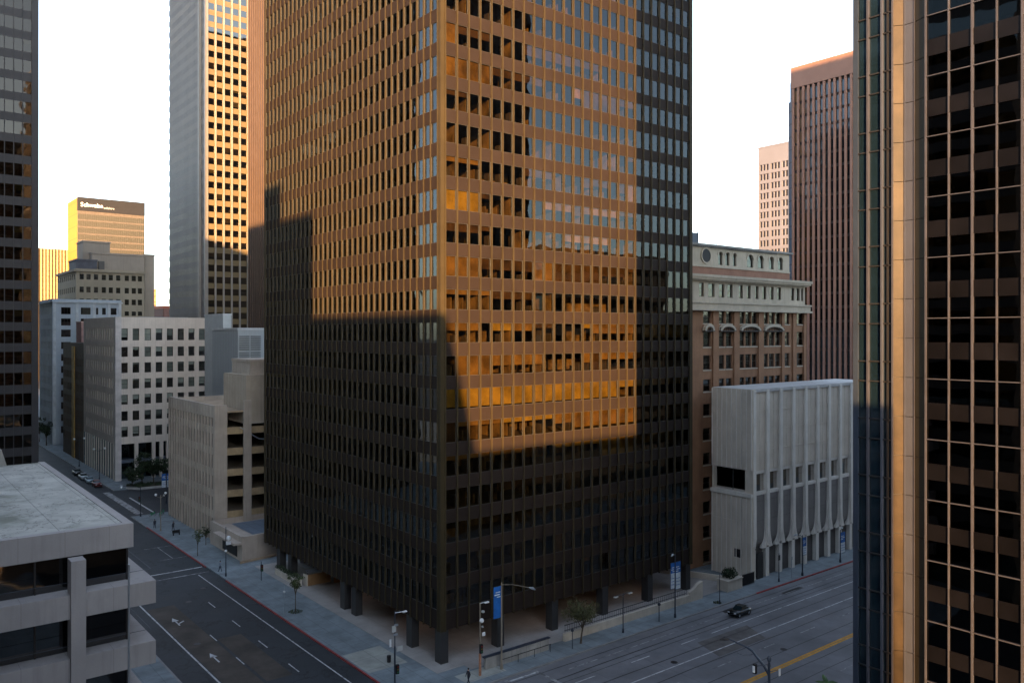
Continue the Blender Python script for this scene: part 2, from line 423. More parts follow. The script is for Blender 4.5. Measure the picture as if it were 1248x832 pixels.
for k in range(NFL):
    za = W0+k*FLO; zb = za+WH
    for fc, fs, lab in ((FF, fF, 'F'), (FL, fL, 'L')):
        mood = rr.choice((.1,.3,.5,.8)) if 3 < k < 11 else rr.choice((.0,.1,.25,.4))*(.4 if k < 4 else 1); k2 = 0; run = 0
        for i in range(len(fs)-1):
            a, b_ = fs[i]+.085, fs[i+1]-.085
            if run <= 0:
                run = rr.randint(1,5); r = rr.random()
                h = 0 if r > mood+.25 else (1. if rr.random() < mood*.6 else rr.choice((.25,.4,.55)))
                k2 = rr.choice((0,0,1,2)) if 3 < k < 10 else rr.choice((2,2,2,0))
            run -= 1; hh = h; kk = k2
            if lab == 'F':
                if k == 12 and i < 3: hh, kk = 1., 1
                if k == 20 and i < 8: hh, kk = (1. if i < 3 or i > 5 else .0), 2
                if k == 6: hh, kk = (.92 if i < 17 else .4), 1
                if k == 5 and i > 11: hh, kk = .85, 0
                if k == 8 and i > 19: hh, kk = .8, 1
            specs.append((fc, a, b_, za, zb, hh, kk))
            if rr.random() < .3:
                hgt = rr.choice((WH-.06, WH-.06, 1.1, 1.5)); dd = rr.uniform(2,5)
                fc.box(parts, b_+.02, b_+.14, za, za+hgt, -dd-.6, -.6 if hgt > 2 else -1.2)
            if rr.random() < .35:
                w = rr.uniform(.3, .8); fc.box(furn, a+.2, a+.2+w, za, za+rr.uniform(.7,1.5), -1.9, -1.1)
    for i in range(3):   # inner office walls
        if rr.random() < .8:
            s0 = rr.uniform(U0+3, U1-16); parts.box(s0, s0+rr.uniform(4,11), V0+5.2, V0+5.35, za, zb-.06)
            s0 = rr.uniform(V0+3, V1-16); parts.box(U0+5.2, U0+5.35, s0, s0+rr.uniform(4,11), za, zb-.06)
parts.build('partition', M['part'], tower, stuff=True); furn.build('furniture', M['frame_d'], tower, stuff=True)
emit_windows(tower, specs, [M['frame_d'], M['gl_main']], BL, d=.12, fr=.04, bd=.12, rr=rr)

# ------------------------------------------------------------------ glass grid towers
def grid_tower(root, faces, box, z1, bay, floor, wh, wallm, glassm, mw=.3, md=.15, z0=0., top=None, limit=100, blinds=BL, pb=.3, mullm=None, zvis=0, sidemat=None, wd=.05):
    """faces: (Face, s0, s1, bay). shell = walls with spandrels and mullions; windows fill the gaps"""
    u0, u1, v0, v1 = box; top = top or floor; sh = MB(); mu = MB(); specs = []
    n = int((z1-top-z0)/floor); zs = [z1-top-(i+1)*floor for i in range(n)]
    for fc, s0, s1, by in faces:
        k = max(1, round((s1-s0)/by)); st = (s1-s0)/k
        for i, zb in enumerate(zs): fc.box(sh, s0, s1, zb+wh, zb+floor, -.3, 0)
        fc.box(sh, s0, s1, z1-top, z1, -.3, 0); fc.box(sh, s0, s1, z0, zs[-1], -.3, 0)
        for j in range(k+1): fc.box(mu, s0+j*st-mw/2, s0+j*st+mw/2, z0, z1+.02, -.28, md)
        for zb in zs:
            if zb+wh < zvis: continue
            for j in range(k): specs.append((fc, s0+j*st+mw/2, s0+(j+1)*st-mw/2, zb, zb+wh))
    kinds = [f[0].k for f in faces]
    bx = MB()
    if 'F' not in kinds: bx.box(u0+.3, u1-.3, v0, v0+.3, z0, z1-.02)
    if 'L' not in kinds: bx.box(u0, u0+.3, v0+.3, v1-.3, z0, z1-.02)
    if 'R' not in kinds: bx.box(u1-.3, u1, v0+.3, v1-.3, z0, z1-.02)
    if 'B' not in kinds: bx.box(u0+.3, u1-.3, v1-.3, v1, z0, z1-.02)
    for zb in zs: bx.box(u0+.31, u1-.31, v0+.31, v1-.31, zb-.3, zb-.1)
    bx.box(u0+3.5, u1-3.5, v0+3.5, v1-3.5, z0, z1-1.)
    bx.build('rear_wall', sidemat or wallm, root)
    r = MB(); r.box(u0+.05, u1-.05, v0+.05, v1-.05, z1-.35, z1-.1); r.build('roof', M['slab'], root)
    sh.build('spandrel_grid', wallm, root); mu.build('mullion_grid', mullm or wallm, root)
    emit_windows(root, specs, [M['frame_d'], glassm], blinds, d=wd, fr=0, pblind=pb, limit=limit, bd=.1)

# left edge tower
lt_m = surf('black_tower_metal', (.038,.038,.043), .5, var=.08, spec=.3)
t = thing('black_office_tower', 'black banded office tower with wide ribbon windows standing past the low pale roof', 'tower', (10,200,0))
grid_tower(t, [(Face('F',177), -5, 26.7-.9, 1.5), (Face('L',-5),177.9,230,1.5)], (-5,26.7,177,230), 142, 1.5, 3.9, 2.3, lt_m, glass('black_tower_glass', (.2,.2,.2), .02, (1,.88,.75), .02, .01), mw=.14, md=.12, pb=.15)
b = MB(); b.box(25.75, 26.9, 176.7, 178.2, 0, 142.1); b.build('corner_pier', lt_m, t)

# tower 2 (gold sunlit strip)
g2 = surf('grey_tower_concrete', (.13,.125,.12), .7, var=.08, scale=.1, spec=.4)
g2f = surf('pale_fin_metal', (.24,.225,.21), .5, var=.05)
t = thing('grey_office_tower', 'tall grey gridded office tower with a gold lit edge, second from the bronze tower', 'tower', (100,290,0))
grid_tower(t, [(Face('F',271.6), 89.6, 122, 2.72)], (89.6,122,271.6,313), 168, 2.72, 3.9, 2.1, surf('sunlit_side_concrete', (.14,.105,.055), .55, var=.08, scale=.1), glass('grey_tower_glass', (.3,.28,.25), .16, (1,.95,.85), .03, .01), mw=.45, md=.5, mullm=g2f, zvis=30)  # this side is tinted gold, low sunlight put into its colour
L2 = Face('L',89.6); sh = MB(); mu2 = MB(); specs = []
v = 272.6; k = 0
for i in range(43): L2.box(sh, 271.8, 313, 168-(i+1)*3.9+1.9, 168-i*3.9, -.02, .1)
for i in range(33):
    vv = 272+i*1.25; L2.box(mu2, vv-.13, vv+.13, 0, 168, .05, .16)
sh.build('spandrel_grid', g2, t); mu2.build('mullion_grid', g2f, t)
b = MB(); L2.box(b, vat(245,89.6)-.45, vat(245,89.6)+.45, 0, 168.2, .05, .9); b.build('pilaster', g2f, t)
b = MB(); L2.box(b, 271.3, 272.3, 0, 168.2, -.3, .8); b.build('corner_pier', g2f, t)
for i in range(43):
    for j in range(32):
        specs.append((L2, 272.13+j*1.25, 273.12+j*1.25, 168-(i+1)*3.9, 168-(i+1)*3.9+1.9))
emit_windows(t, [s for s in specs if s[3] > 35], [M['frame_d'], surf('grey_tower_pane', (.03,.03,.032), .35, var=.5, scale=.35, spec=.15)], BW, d=-.05, fr=0, pblind=0, limit=100)

# brown panelled slab behind the bronze tower's left edge
brn = surf('brown_metal_panels', (.075,.053,.043), .5, var=.15, scale=.15, spec=.3, streak=.2, seams=[(1,1.6,.08),(2,7.8,.12)])
t = thing('brown_panelled_tower', 'windowless brown ribbed tower between the grey tower and the bronze one', 'tower', (105,218,0))
b = MB(); b.box(89.6,125,196,235.7,0,150); b.build('wall', brn, t)
b = MB()
for i in range(25): b.box(89.3,89.62,196.4+i*1.6,196.55+i*1.6,0,150.1)
b.build('rib', surf('brown_rib', (.09,.06,.045), .5, var=.1), t, stuff=True)
b = MB(); b.box(89.5,125.1,195.9,235.8,149.9,150.6); b.build('roof', M['slab'], t)

# logo building
tan = surf('tan_mirror_spandrel', (.09,.078,.062), .5, var=.06, scale=.03)
t = thing('tan_glass_office_block', 'tan glass office block with white lettering on its dark top band and a side tinted yellow as if sunlit', 'office building', (149,685,0))
grid_tower(t, [(Face('F',667), 126.6, 172.7, 1.5)], (126.6,172.7,667,704), 128, 1.5, 5.0, 3.9, surf('tan_line_metal', (.1,.08,.06), .6), glass('tan_glass', (.0,.0,.0), .1, (.9,.72,.45), .4, .0), mw=.22, md=.1, top=1.2, zvis=70, limit=60, sidemat=surf('sunlit_side_panel', (.4,.22,.02), .7, var=.05, scale=.02, seams=[(2,9,.3)]))  # yellow in the side colour stands for sunlight on that face
b = MB(); b.box(126.6,172.7,670,704,128,137.8); b.build('upper_wall', MATS['sunlit_side_panel'], t)
b = MB(); b.box(126.7,172.9,666.7,670,128,138); b.build('parapet', surf('dark_top_band', (.01,.01,.012), .7), t)
place_text('sign_lettering', 'Schwabe', 4.3, (uat(98,667),666.6,131.2), (1,0,0), t, surf('sign_letter_white', (.8,.8,.78), .6))
place_text('sign_lettering', 'wilshire', 2.4, (uat(126,667),666.6,130.6), (1,0,0), t, surf('sign_letter_grey', (.4,.4,.4), .6))
# striped gold building
t = thing('gold_striped_block', 'pale gold block with closely spaced vertical fins beside the black tower', 'office building', (120,770,0))
b = MB(); b.box(90,150,750,790,0,106); b.build('wall', surf('gold_wall', (.12,.085,.04), .6, seams=[(2,4,.5)]), t)
for i in range(27):
    b = MB(); b.box(90+i*2.3,91+i*2.3,748.6,750,0,106.2); b.build('fin', surf('gold_fin', (.4,.31,.15), .6), t)
b = MB(); b.box(90.1,149.9,750.1,789.9,106,106.3); b.build('roof', M['slab'], t)
# small far things in the gap
t = thing('low_brown_building', 'low red brown roof line in the sky gap beside the grey tower', 'building', (150,440,0))
b = MB(); b.box(120,220,430,470,0,zat(198,376,v=430)); b.build('wall', surf('far_redbrown', (.2,.1,.08), .8, seams=[(0,6,.6)]), t)
b = MB(); b.box(119.8,220.2,429.8,470.2,zat(198,376,v=430),zat(198,372.5,v=430)); b.build('parapet', surf('far_red', (.32,.1,.06), .8), t)
t = thing('slim_orange_tower', 'slim stepped orange tower peeping out behind the beige setback building', 'tower', (0,0,0))
x0 = uat(183,620); x1 = uat(190.5,620); t.location = (x0,625,0)
b = MB(); b.box(x0,x1,620,634,0,zat(188,352,v=620)); b.box(x0+.4,x1-1.6,620.5,632,0,zat(188,341,v=620)); b.build('wall', surf('far_orange', (.55,.26,.12), .8, seams=[(2,4,1.2)]), t)
b = MB(); b.box(x0+.2,x1-1.4,620.3,632.2,zat(188,341,v=620),zat(188,339,v=620)); b.build('roof', M['slab'], t)

# right: brown ribbed tower + glass sliver + cream tower
rib = surf('terracotta_rib', (.29,.165,.125), .8, var=.08, scale=.2)
vF = vat(966,205); zt = zat(966,85,u=205)
t = thing('red_brown_ribbed_tower', 'red brown tower with tall vertical ribs rising above the grey concrete block', 'tower', (225,vF-20,0))
b = MB(); b.box(205,240,vF-44,vF,0,zt); b.build('wall', surf('rib_tower_back', (.02,.018,.018), .5, spec=.3, seams=[(2,3.8,.9)]), t)
b = MB(); b.box(204.4,240.2,vF-44.2,vF+.2,zt-5.5,zt+.3); b.build('parapet', rib, t)
n = 0; vv = vF-.35
while vv > vF-44:
    b = MB(); b.box(204.5,205.05,vv-.3,vv+.3,0,zt-5.45); b.build('rib', rib, t); vv -= 1.56
L5 = Face('L',205); specs = []
for i in range(26):
    for j in range(14):
        s = vF-.35-1.56*j; specs.append((L5, s-1.56+.32, s-.32, zt-6.4-(i+1)*3.8+.8, zt-6.4-i*3.8))
emit_windows(t, [s for s in specs if s[3]>20], [M['frame_d'], glass('rib_tower_glass', (.03,.03,.03), .05, (.8,.9,1), .08, .02)], BL, d=-.08, fr=0, pblind=.0, limit=100)
t = thing('blue_glass_tower', 'narrow blue glass tower seen edge on behind the red brown ribbed one', 'tower', (215,vF+5,0))
bg = surf('blue_cladding', (.12,.17,.22), .3, var=.15, scale=.2, spec=.8, seams=[(2,3.6,.4),(0,1.4,.12)])
b = MB(); b.box(206,235,vF+.5,vat(963,206),0,zat(964,101,u=206)); b.build('wall', bg, t)
b = MB(); b.box(207,232,vat(963,206)+.02,vat(961,207),0,zat(962,125,u=207)); b.build('side_wing', bg, t)
cm = surf('cream_tower_concrete', (.16,.165,.2), .8, var=.06, scale=.05)
v1_, v0_ = vat(924,344), vat(966,344); zt = zat(924,182,u=344)
t = thing('cream_office_tower', 'cream gridded office tower beyond the ornate brick building roof', 'tower', (360,(v0_+v1_)/2,0))
L6 = Face('L',344); sh = MB(); bands = [zt-11-i*4.6 for i in range(28)]; wn = []
cols = []; s = v1_-.9
while s > v0_-8: cols.append((s-1.45, s)); s -= 1.75 if len(cols)%3 else 2.7
wall_grid(sh, L6, v0_-10, v1_, 0, zt, cols, [(z_, z_+3.) for z_ in bands if z_ > 40] + [], .8)
sh.box(344.9,372,v0_-9.9,v1_-.01,0,zt-.2); sh.build('wall', cm, t)
for z_ in bands:
    if z_ > 40:
        for a, b_ in cols: wn.append((L6, a, b_, z_, z_+3.))
emit_windows(t, wn, [M['frame_d'], glass('cream_tower_glass', (.05,.04,.04), .04, (1,.8,.8), .1, .03)], BL, d=.7, fr=0, pblind=0, limit=100)
b = MB(); b.box(343.9,372.1,v0_-10.1,v1_+.1,zt,zt+.8); b.build('roof', cm, t)

# ------------------------------------------------------------------ masonry blocks on the left street
def masonry(root, box, z1, mat, faces, d=.3, style='h', frame=M['frame_d'], gl=M['gl_win'], blinds=BW, pb=.6, z0=KH, par=.9, limit=100, name='wall'):
    """faces: dict kind -> (cols, rows, s0, s1)"""
    u0, u1, v0, v1 = box; w = MB(); specs = []
    for k, c, s0, s1 in (('L',u0,v0,v1),('F',v0,u0,u1),('R',u1,v0,v1),('B',v1,u0,u1)):
        fc = Face(k, c); cols, rows = faces.get(k, ([], []))
        wall_grid(w, fc, s0, s1, z0, z1, cols, rows, d)
        specs += [(fc, a, b, za, zb) for za, zb in rows for a, b in cols]
    w.build(name, mat, root)
    r = MB(); r.box(u0+.3, u1-.3, v0+.3, v1-.3, z1-par-.2, z1-par); r.box(u0+.01,u0+.3,v0+.01,v1-.01,z1-par,z1-.01); r.box(u0+.3,u1-.3,v0+.01,v0+.3,z1-par,z1-.01)
    r.box(u1-.3,u1-.01,v0+.3,v1-.01,z1-par,z1-.01); r.box(u0+.3,u1-.3,v1-.3,v1-.01,z1-par,z1-.01)
    for za, zb in (faces.get('L') or faces.get('F'))[1]: r.box(u0+d+.5,u1-d-.5,v0+d+.5,v1-d-.5,za-.6,za-.35)
    r.box(u0+5,u1-5,v0+5,v1-5,z0,z1-par-.3)
    r.build('roof', M['slab'], root)
    if specs: emit_windows(root, specs, [frame, gl], blinds, d=d-.05, fr=.08, style=style, pblind=pb, limit=limit)
    return w

# beige office building
ob = surf('beige_precast', (.64,.57,.5), .85, var=.06, scale=.3, streak=.25, seams=[(0,2.63,.03)])
u0, v0 = 52.5, 229.8; u1 = uat(258.5, v0); v1 = vat(102, u0)
t = thing('beige_office_building', 'beige concrete office building with a grid of square windows at the street corner', 'office building', ((u0+u1)/2,(v0+v1)/2,0))
xs = [(151.5-4.2,151.5+4.3),(165.7-4,165.7+4),(180.1-3.9,180.1+4),(193.8-3.9,193.8+4),(207.1-3.7,207.1+3.8),(220.4-3.8,220.4+3.9),(233.3-3.6,233.3+3.7),(246-3.6,246+3.7)]
cF = [(uat(a,v0),uat(b,v0)) for a, b in xs]
ys = [(414.7,400.2),(434.8,422.7),(454.4,442),(473.8,461.9),(493,481),(512.7,501),(532.5,520)]
rF = [(zat(151,a,v=v0), zat(151,b,v=v0)) for a, b in ys]; rF.sort()
cL = []; s = v0+3
while s < v1-3: cL.append((s,s+1.15)); s += 2.75
ztop = 42.7; zg = 9.6
w = MB(); FFo = Face('F',v0); FLo = Face('L',u0)
wall_grid(w, FFo, u0, u1, zg, ztop, cF, rF, .45); wall_grid(w, FLo, v0, v1, zg, ztop, cL, [(a+.1,b) for a,b in rF], .3)
Face('R',u1).quad(w, v0, v1, KH, ztop); Face('B',v1).quad(w, u0, u1, KH, ztop); w.build('wall', ob, t)
sp = [(FFo,a,b,za,zb) for za,zb in rF for a,b in cF]
emit_windows(t, sp, [M['frame_d'], M['gl_win']], BW, d=.38, fr=.09, style='h', pblind=.75)
emit_windows(t, [(FLo,a,b,za+.1,zb) for za,zb in rF for a,b in cL], [M['frame_d'], M['gl_dark']], BW, d=.25, fr=.06, style='', pblind=.3, limit=60)
r = MB(); r.box(u0+.02,u1-.02,v0+.02,v1-.02,ztop-.5,ztop-.3); r.build('roof', M['slab'], t)
r = MB()
for za, zb in rF: r.box(u0+.9,u1-.5,v0+.9,v1-.5,za-.7,za-.4)
r.box(u0+6,u1-6,v0+6,v1-6,zg,ztop-1); r.build('floor_slab', M['slab'], t, stuff=True)
b = MB(); b.box(u0-.15,u0+1.3,v0-.15,v0+1.1,KH,ztop+.05); b.build('corner_pier', surf('corner_precast', (.55,.52,.5), .8, streak=.2), t)
for px in (144.5+22,165.5+22,193+4,205,224,243):
    x = uat(px, v0); b = MB(); b.box(x-.45,x+.45,v0+.0,v0+.8,KH,zg-.005); b.build('column', ob, t)
b = MB(); b.box(u0+.4,u1-.4,v0+3.2,v0+3.4,KH,zg-.01); b.box(u0+.05,u0+.1,v0+1.2,v1,KH,zg-.01); b.build('shopfront_glazing', M['gl_teal'], t)
b = MB(); b.box(u0+1.2,u1-1,v0+.5,v0+3,4.6,5.3); b.build('canopy', surf('blue_grey_canopy', (.09,.11,.15), .5), t)
b = MB(); b.box(u0+1,u1-1,v0+3.6,v1-1,KH,zg-.02); b.build('ground_floor', surf('dark_interior', (.06,.05,.05), .8), t)
for i in range(13):
    s = v0+2.8+i*2.75; b = MB(); b.box(u0-.1,u0+.35,s-.25,s+.25,KH,zg-.01); b.build('column', ob, t)
b = MB(); b.box(u0+8,u1-4,v0+8,v0+18,ztop-.3,ztop+.25); b.build('roof_unit', surf('bluegrey_roof_unit', (.3,.34,.37), .6), t)

# dark brown building
t = thing('dark_brown_building', 'narrow dark brown building with a mustard vertical strip, squeezed beside the beige office building', 'building', (62,283,0))
v0b, v1b = v1+.3, vat(77,52.5); zb_ = zat(92,418,u=52.5)
cL = []; s = v0b+1.2
while s < v1b-1.2: cL.append((s,s+1.3)); s += 2.2
masonry(t, (52.5,74,v0b,v1b), zb_, surf('dark_brown_clad', (.07,.045,.03), .7, var=.2, scale=.3, streak=.4), {'L': (cL, [(5+i*3.9,7.3+i*3.9) for i in range(7)])}, gl=M['gl_dark'], pb=.2, limit=60)
b = MB(); b.box(52.2,52.48,vat(91.5,52.5),vat(88.5,52.5),KH,zb_-1); b.build('vertical_strip', surf('mustard_strip', (.4,.25,.06), .6, var=.25, scale=.4), t)
t = thing('pink_parapet_block', 'small pinkish rooftop block behind the dark brown building', 'building', (64,300,0))
b = MB(); b.box(58,uat(108,300),300,308,KH,zat(100,393,v=300)); b.build('wall', surf('pink_wall', (.5,.3,.26), .8), t)
b = MB(); b.box(57.9,uat(108,300)+.1,299.9,308.1,zat(100,393,v=300),zat(100,391.5,v=300)); b.build('parapet', surf('pink_cap', (.7,.5,.42), .8), t)

# pale blue white building
u0, v0 = 52.5, 318.; u1 = uat(148,v0); v1 = vat(48,u0)
pb_ = surf('pale_blue_render', (.5,.57,.63), .8, var=.06, scale=.2, streak=.2)
t = thing('pale_blue_building', 'pale blue white building with dark paired windows and a stepped parapet', 'building', (62,330,0))
cF = [(uat(a,v0),uat(b,v0)) for a, b in ((74.5,86.2),(98.5,110.5),(117,119.8),(124.5,129),(135,142))]
rows = [(zat(75,a,v=v0),zat(75,b,v=v0)) for a, b in ((382.8,374.3),(396.6,387.9),(410.4,401.5))]
rows += [(rows[-1][0]-4.15*i, rows[-1][0]-4.15*i+2.4) for i in range(1,9)]; rows.sort()
cL = [(v0+2+i*2.6, v0+3.5+i*2.6) for i in range(8)]
masonry(t, (u0,u1,v0,v1), zat(64,364,v=v0), pb_, {'F': (cF, rows), 'L': (cL, rows)}, style='3', gl=M['gl_dark'], pb=.25)
b = MB(); b.box(u0-.5,u1+.3,v0-.5,v0-.01,rows[-1][1]+1.6,rows[-1][1]+2.0); b.box(u0-.5,u0-.01,v0-.5,v1,rows[-1][1]+1.6,rows[-1][1]+2.0); b.build('cornice', surf('pale_blue_cornice', (.6,.65,.68), .8), t)
for a in (uat(64,v0)+.1, uat(92,v0), uat(113,v0), uat(131,v0), u1-1.0):
    b = MB(); b.box(a,a+.9,v0-.35,v0-.01,KH,rows[-1][1]+1.55); b.build('pilaster', surf('pale_blue_cornice', (.6,.65,.68), .8), t)

# beige setback building
bs = surf('beige_stone', (.3,.25,.18), .85, var=.1, scale=.12, streak=.25); bd_ = surf('brown_stucco', (.3,.25,.2), .9, var=.1, scale=.1, streak=.3)
v0 = 367.; u0 = 69.; u1 = uat(176,v0); v1 = vat(70,u0)
t = thing('beige_setback_building', 'old beige stone building with stepped brown penthouses above its window rows', 'building', (82,385,0))
cF = [(uat(a,v0),uat(a+5.2,v0)) for a in (97,105.3,114.4,124,132.5,141.5,152,160.5,168)]
rows = [(zat(95,a,v=v0),zat(95,b,v=v0)) for a, b in ((340.2,333.5),(356,349),(370.5,363.5),(384,378.5))]
rows += [(rows[-1][0]-5.4*i, rows[-1][0]-5.4*i+2.9) for i in range(1,9)]; rows.sort()
cL = [(v0+2+i*4.2, v0+4+i*4.2) for i in range(9)]
masonry(t, (u0,u1,v0,v1), zat(92.6,327,v=v0), bs, {'F': (cF, rows), 'L': (cL, rows)}, gl=M['gl_dark'], pb=.25)
zr = zat(92.6,327,v=v0)
b = MB(); b.box(u0-.7,u1+.2,v0-.7,v0-.01,zr-1.2,zr-.4); b.box(u0-.7,u0-.01,v0-.01,v1,zr-1.2,zr-.4); b.build('cornice', bs, t)
for nm, a, b_, yt, dv, m in (('penthouse',101,134,296,14,bd_),('penthouse',112,176,311,9,bd_),('penthouse',92.8,118,318,5,surf('bluegrey_wall',(.1,.1,.115),.8,streak=.3)),('side_wing',176.3,188,312,12,bd_)):
    vv = v0+dv; b = MB(); zt = zat((a+b_)/2,yt,v=vv); lo = KH if nm == 'side_wing' else zr-1.5
    b.box(uat(a,vv),uat(b_,vv),vv,vv+16-dv*.3,lo,zt); b.build(nm, m, t)
    b = MB(); b.box(uat(a,vv)-.25,uat(b_,vv)+.25,vv-.25,vv+16.2-dv*.3,zt,zt+.7); b.build('parapet', m, t)
b = MB(); b.box(uat(120,v0+8),uat(127,v0+8),v0+7.5,v0+8.9,zr-.5,zr+4); b.build('roof_unit', M['slab'], t)

# pale corrugated block + louvred block behind the garage
cg = surf('pale_corrugated', (.38,.42,.44), .6, var=.06, scale=.1, streak=.2, seams=[(1,1.1,.1)])
t = thing('pale_corrugated_block', 'pale blue grey corrugated block with square louvre panels behind the parking garage', 'building', (80,195,0))
u0 = 69.; v0 = vat(290,u0); v1 = vat(259,u0); u1 = 86.5; zt = zat(290,402,u=u0)
b = MB(); b.box(u0,u1,v0,v1,KH,zt); b.build('wall', cg, t)
b = MB(); b.box(u0-.15,u1+.15,v0-.15,v1+.15,zt,zt+.5); b.build('parapet', surf('pale_cap', (.5,.53,.54), .7), t)
for i in range(2):
    for j in range(3):
        a = uat(291.5+i*14,v0); a2 = uat(303.5+i*14,v0); zb = zat(300,426.5+j*20,v=v0); zc = zat(300,408+j*20,v=v0)
        b = MB(); n = 7
        for q in range(n): b.box(a,a2,v0-.22,v0-.05,zb+(zc-zb)*q/n,zb+(zc-zb)*(q+.55)/n)
        b.build('louvre', surf('louvre_grey', (.2,.22,.23), .6), t)
v1u = vat(256,69.)
t = thing('pale_grey_upper_block', 'plain pale grey rooftop block just left of the corrugated block, behind the beige office', 'building', (72,212,0))
vv = v1+3; b = MB(); b.box(uat(248,vv+15), uat(282,vv), vv, vv+14, KH, zat(270,384,v=vv)); b.build('wall', surf('pale_grey_panel', (.44,.48,.49), .6, var=.05, streak=.15, seams=[(0,3.2,.05)]), t)
b = MB(); b.box(uat(248,vv+15)-.1, uat(282,vv)+.1, vv-.1, vv+14.1, zat(270,384,v=vv), zat(270,382,v=vv)); b.build('parapet', surf('pale_cap', (.5,.53,.54), .7), t)

# ------------------------------------------------------------------ parking garage
gc = surf('garage_concrete', (.4,.345,.29), .85, var=.1, scale=.3, streak=.45, bump=.3)
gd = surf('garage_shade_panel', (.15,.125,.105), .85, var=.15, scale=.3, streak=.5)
t = thing('concrete_parking_garage', 'ribbed concrete parking garage with open ramp decks beside the bronze tower', 'parking garage', (60,166,0))
u0 = 51.5; v0 = 152.; v1 = vat(205,u0); zt = 24.9
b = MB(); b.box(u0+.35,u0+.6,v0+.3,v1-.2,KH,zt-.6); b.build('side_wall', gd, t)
for i in range(17):
    s = v0+.8+i*(v1-v0-1.1)/16; b = MB(); b.box(u0,u0+.36,s-.16,s+.16,KH,zt); b.build('rib', gc, t)
for z_ in (4.3,8.2,12.1,16,19.9):
    b = MB(); b.box(u0+.2,u0+.37,v0+.2,v1-.1,z_,z_+1.3); b.build('spandrel', gc, t)
b = MB(); b.box(u0+.05,u0+.6,v0+.2,v1-.05,22.9,zt+.25); b.build('parapet', gc, t)
ue = uat(277,v0); b = MB(); b.box(u0,ue,v0,v0+.5,KH,zt+.35); b.build('end_wall', gc, t)
b = MB(); b.box(u0+.5,75,v1-.4,v1,KH,zt); b.box(75,75.4,v0,v1,KH,zt); b.build('rear_wall', gc, t)
b = MB(); b.box(u0+.6,75,v0+.5,v1-.4,zt-1.2,zt-.9); b.build('roof_deck', surf('roof_deck_tan', (.33,.25,.17), .9, var=.2), t)
uc0, uc1 = uat(296,v0-.6), uat(305,v0-.6)
for z_ in (KH,4.3,8.2,12.1,16.,19.9):
    b = MB(); b.box(ue+.05,74.9,v0+1.2,v1-1,z_-.05,z_+.3); b.build('deck', gc, t)
    if z_ > 1:
        b = MB(); pts = []   # curved ramp parapet
        for q in range(9):
            x = ue+.1+(72-ue)*q/8; pts.append((x, v0+.4-1.1*math.sin(math.pi*q/8)))
        for (x0,y0),(x1,y1) in zip(pts, pts[1:]):
            b.face([(x0,y0,z_-.2),(x1,y1,z_-.2),(x1,y1,z_+1.1),(x0,y0,z_+1.1)]); b.face([(x0,y0+.2,z_-.2),(x1,y1+.2,z_-.2),(x1,y1+.2,z_+1.1),(x0,y0+.2,z_+1.1)])
            b.face([(x0,y0,z_+1.1),(x1,y1,z_+1.1),(x1,y1+.2,z_+1.1),(x0,y0+.2,z_+1.1)])
        b.build('ramp_parapet', surf('ramp_tan', (.36,.27,.16), .85, var=.2, scale=.5, streak=.3), t)
b = MB(); b.box(uc0,uc1,v0-1.3,v0-.7,KH,26); b.build('column', gc, t)
u2 = 57.2; va, vb = v0-.7, 163.5; ztt = zat(299,457,u=u2)
lo = zat(299,516,u=u2)
b = MB(); b.box(u2,73,va,vb,lo,ztt); b.build('stair_block', surf('stair_concrete', (.38,.325,.26), .85, var=.1, scale=.3, streak=.4, seams=[(1,1.5,.08),(0,3.3,.06)]), t)
b = MB(); b.box(u2+1.2,71,va+1.2,vb-1.5,ztt,ztt+2.6); b.build('stair_head', gc, t)
b = MB(); b.box(u2-.15,73.15,va-.15,vb+.15,lo+.0,lo+.35); b.build('belt_course', gc, t)
b = MB(); b.box(u2+1.05,71.2,va+1.0,vb-1.3,ztt+2.4,ztt+2.9); b.build('parapet', gc, t)
b = MB(); b.tube([(56,va-.1,21),(59.5,va-.1,18.6),(61.5,va-.1,18.3)],.09); b.tube([(60.7,va-.1,15),(64.5,va-.1,12.4)],.09); b.build('handrail', M['steel'], t)

# low beige ramp building in front of the garage
lb = surf('low_beige_wall', (.4,.34,.29), .85, var=.08, scale=.4, streak=.3)
t = thing('low_beige_annex', 'low beige flat roofed annex with a sunken blue grey roof beside the parking garage', 'annex', (56,143,0))
b = MB(); A_ = [(50.6,135.7),(66,137.8),(66,151.6),(50.6,151.6)]
b.prism(A_, KH, 3.4); b.build('wall', lb, t)
b = MB()
for (x0,y0),(x1,y1) in zip(A_, A_[1:]+A_[:1]):
    dx, dy = x1-x0, y1-y0; l = math.hypot(dx,dy); nx, ny = -dy/l*.45, dx/l*.45
    b.face([(x0,y0,4.3),(x1,y1,4.3),(x1+nx,y1+ny,4.3),(x0+nx,y0+ny,4.3)]); b.face([(x0,y0,3.4),(x1,y1,3.4),(x1,y1,4.3),(x0,y0,4.3)]); b.face([(x0+nx,y0+ny,3.4),(x1+nx,y1+ny,3.4),(x1+nx,y1+ny,4.3),(x0+nx,y0+ny,4.3)])
b.build('parapet', lb, t)
b = MB(); b.face([(54,140,3.45),(65,141.4,3.45),(65,150.3,3.45),(54,150.3,3.45)]); b.build('roof_panel', surf('blue_grey_roof', (.12,.15,.19), .6, seams=[(0,1.6,.08)]), t)
b = MB(); b.box(49.3,51.6,136,146.5,3.0,3.35); b.build('canopy', lb, t)
b = MB(); b.box(50.52,50.59,138,145,.6,2.6); b.build('dark_opening', M['black'], t)
b = MB(); b.prism([(50,134.9),(66,137),(66,137.3),(50,135.2)], KH, KH+.35); b.build('kerb_edge', surf('tan_edge', (.35,.26,.18), .8), t)

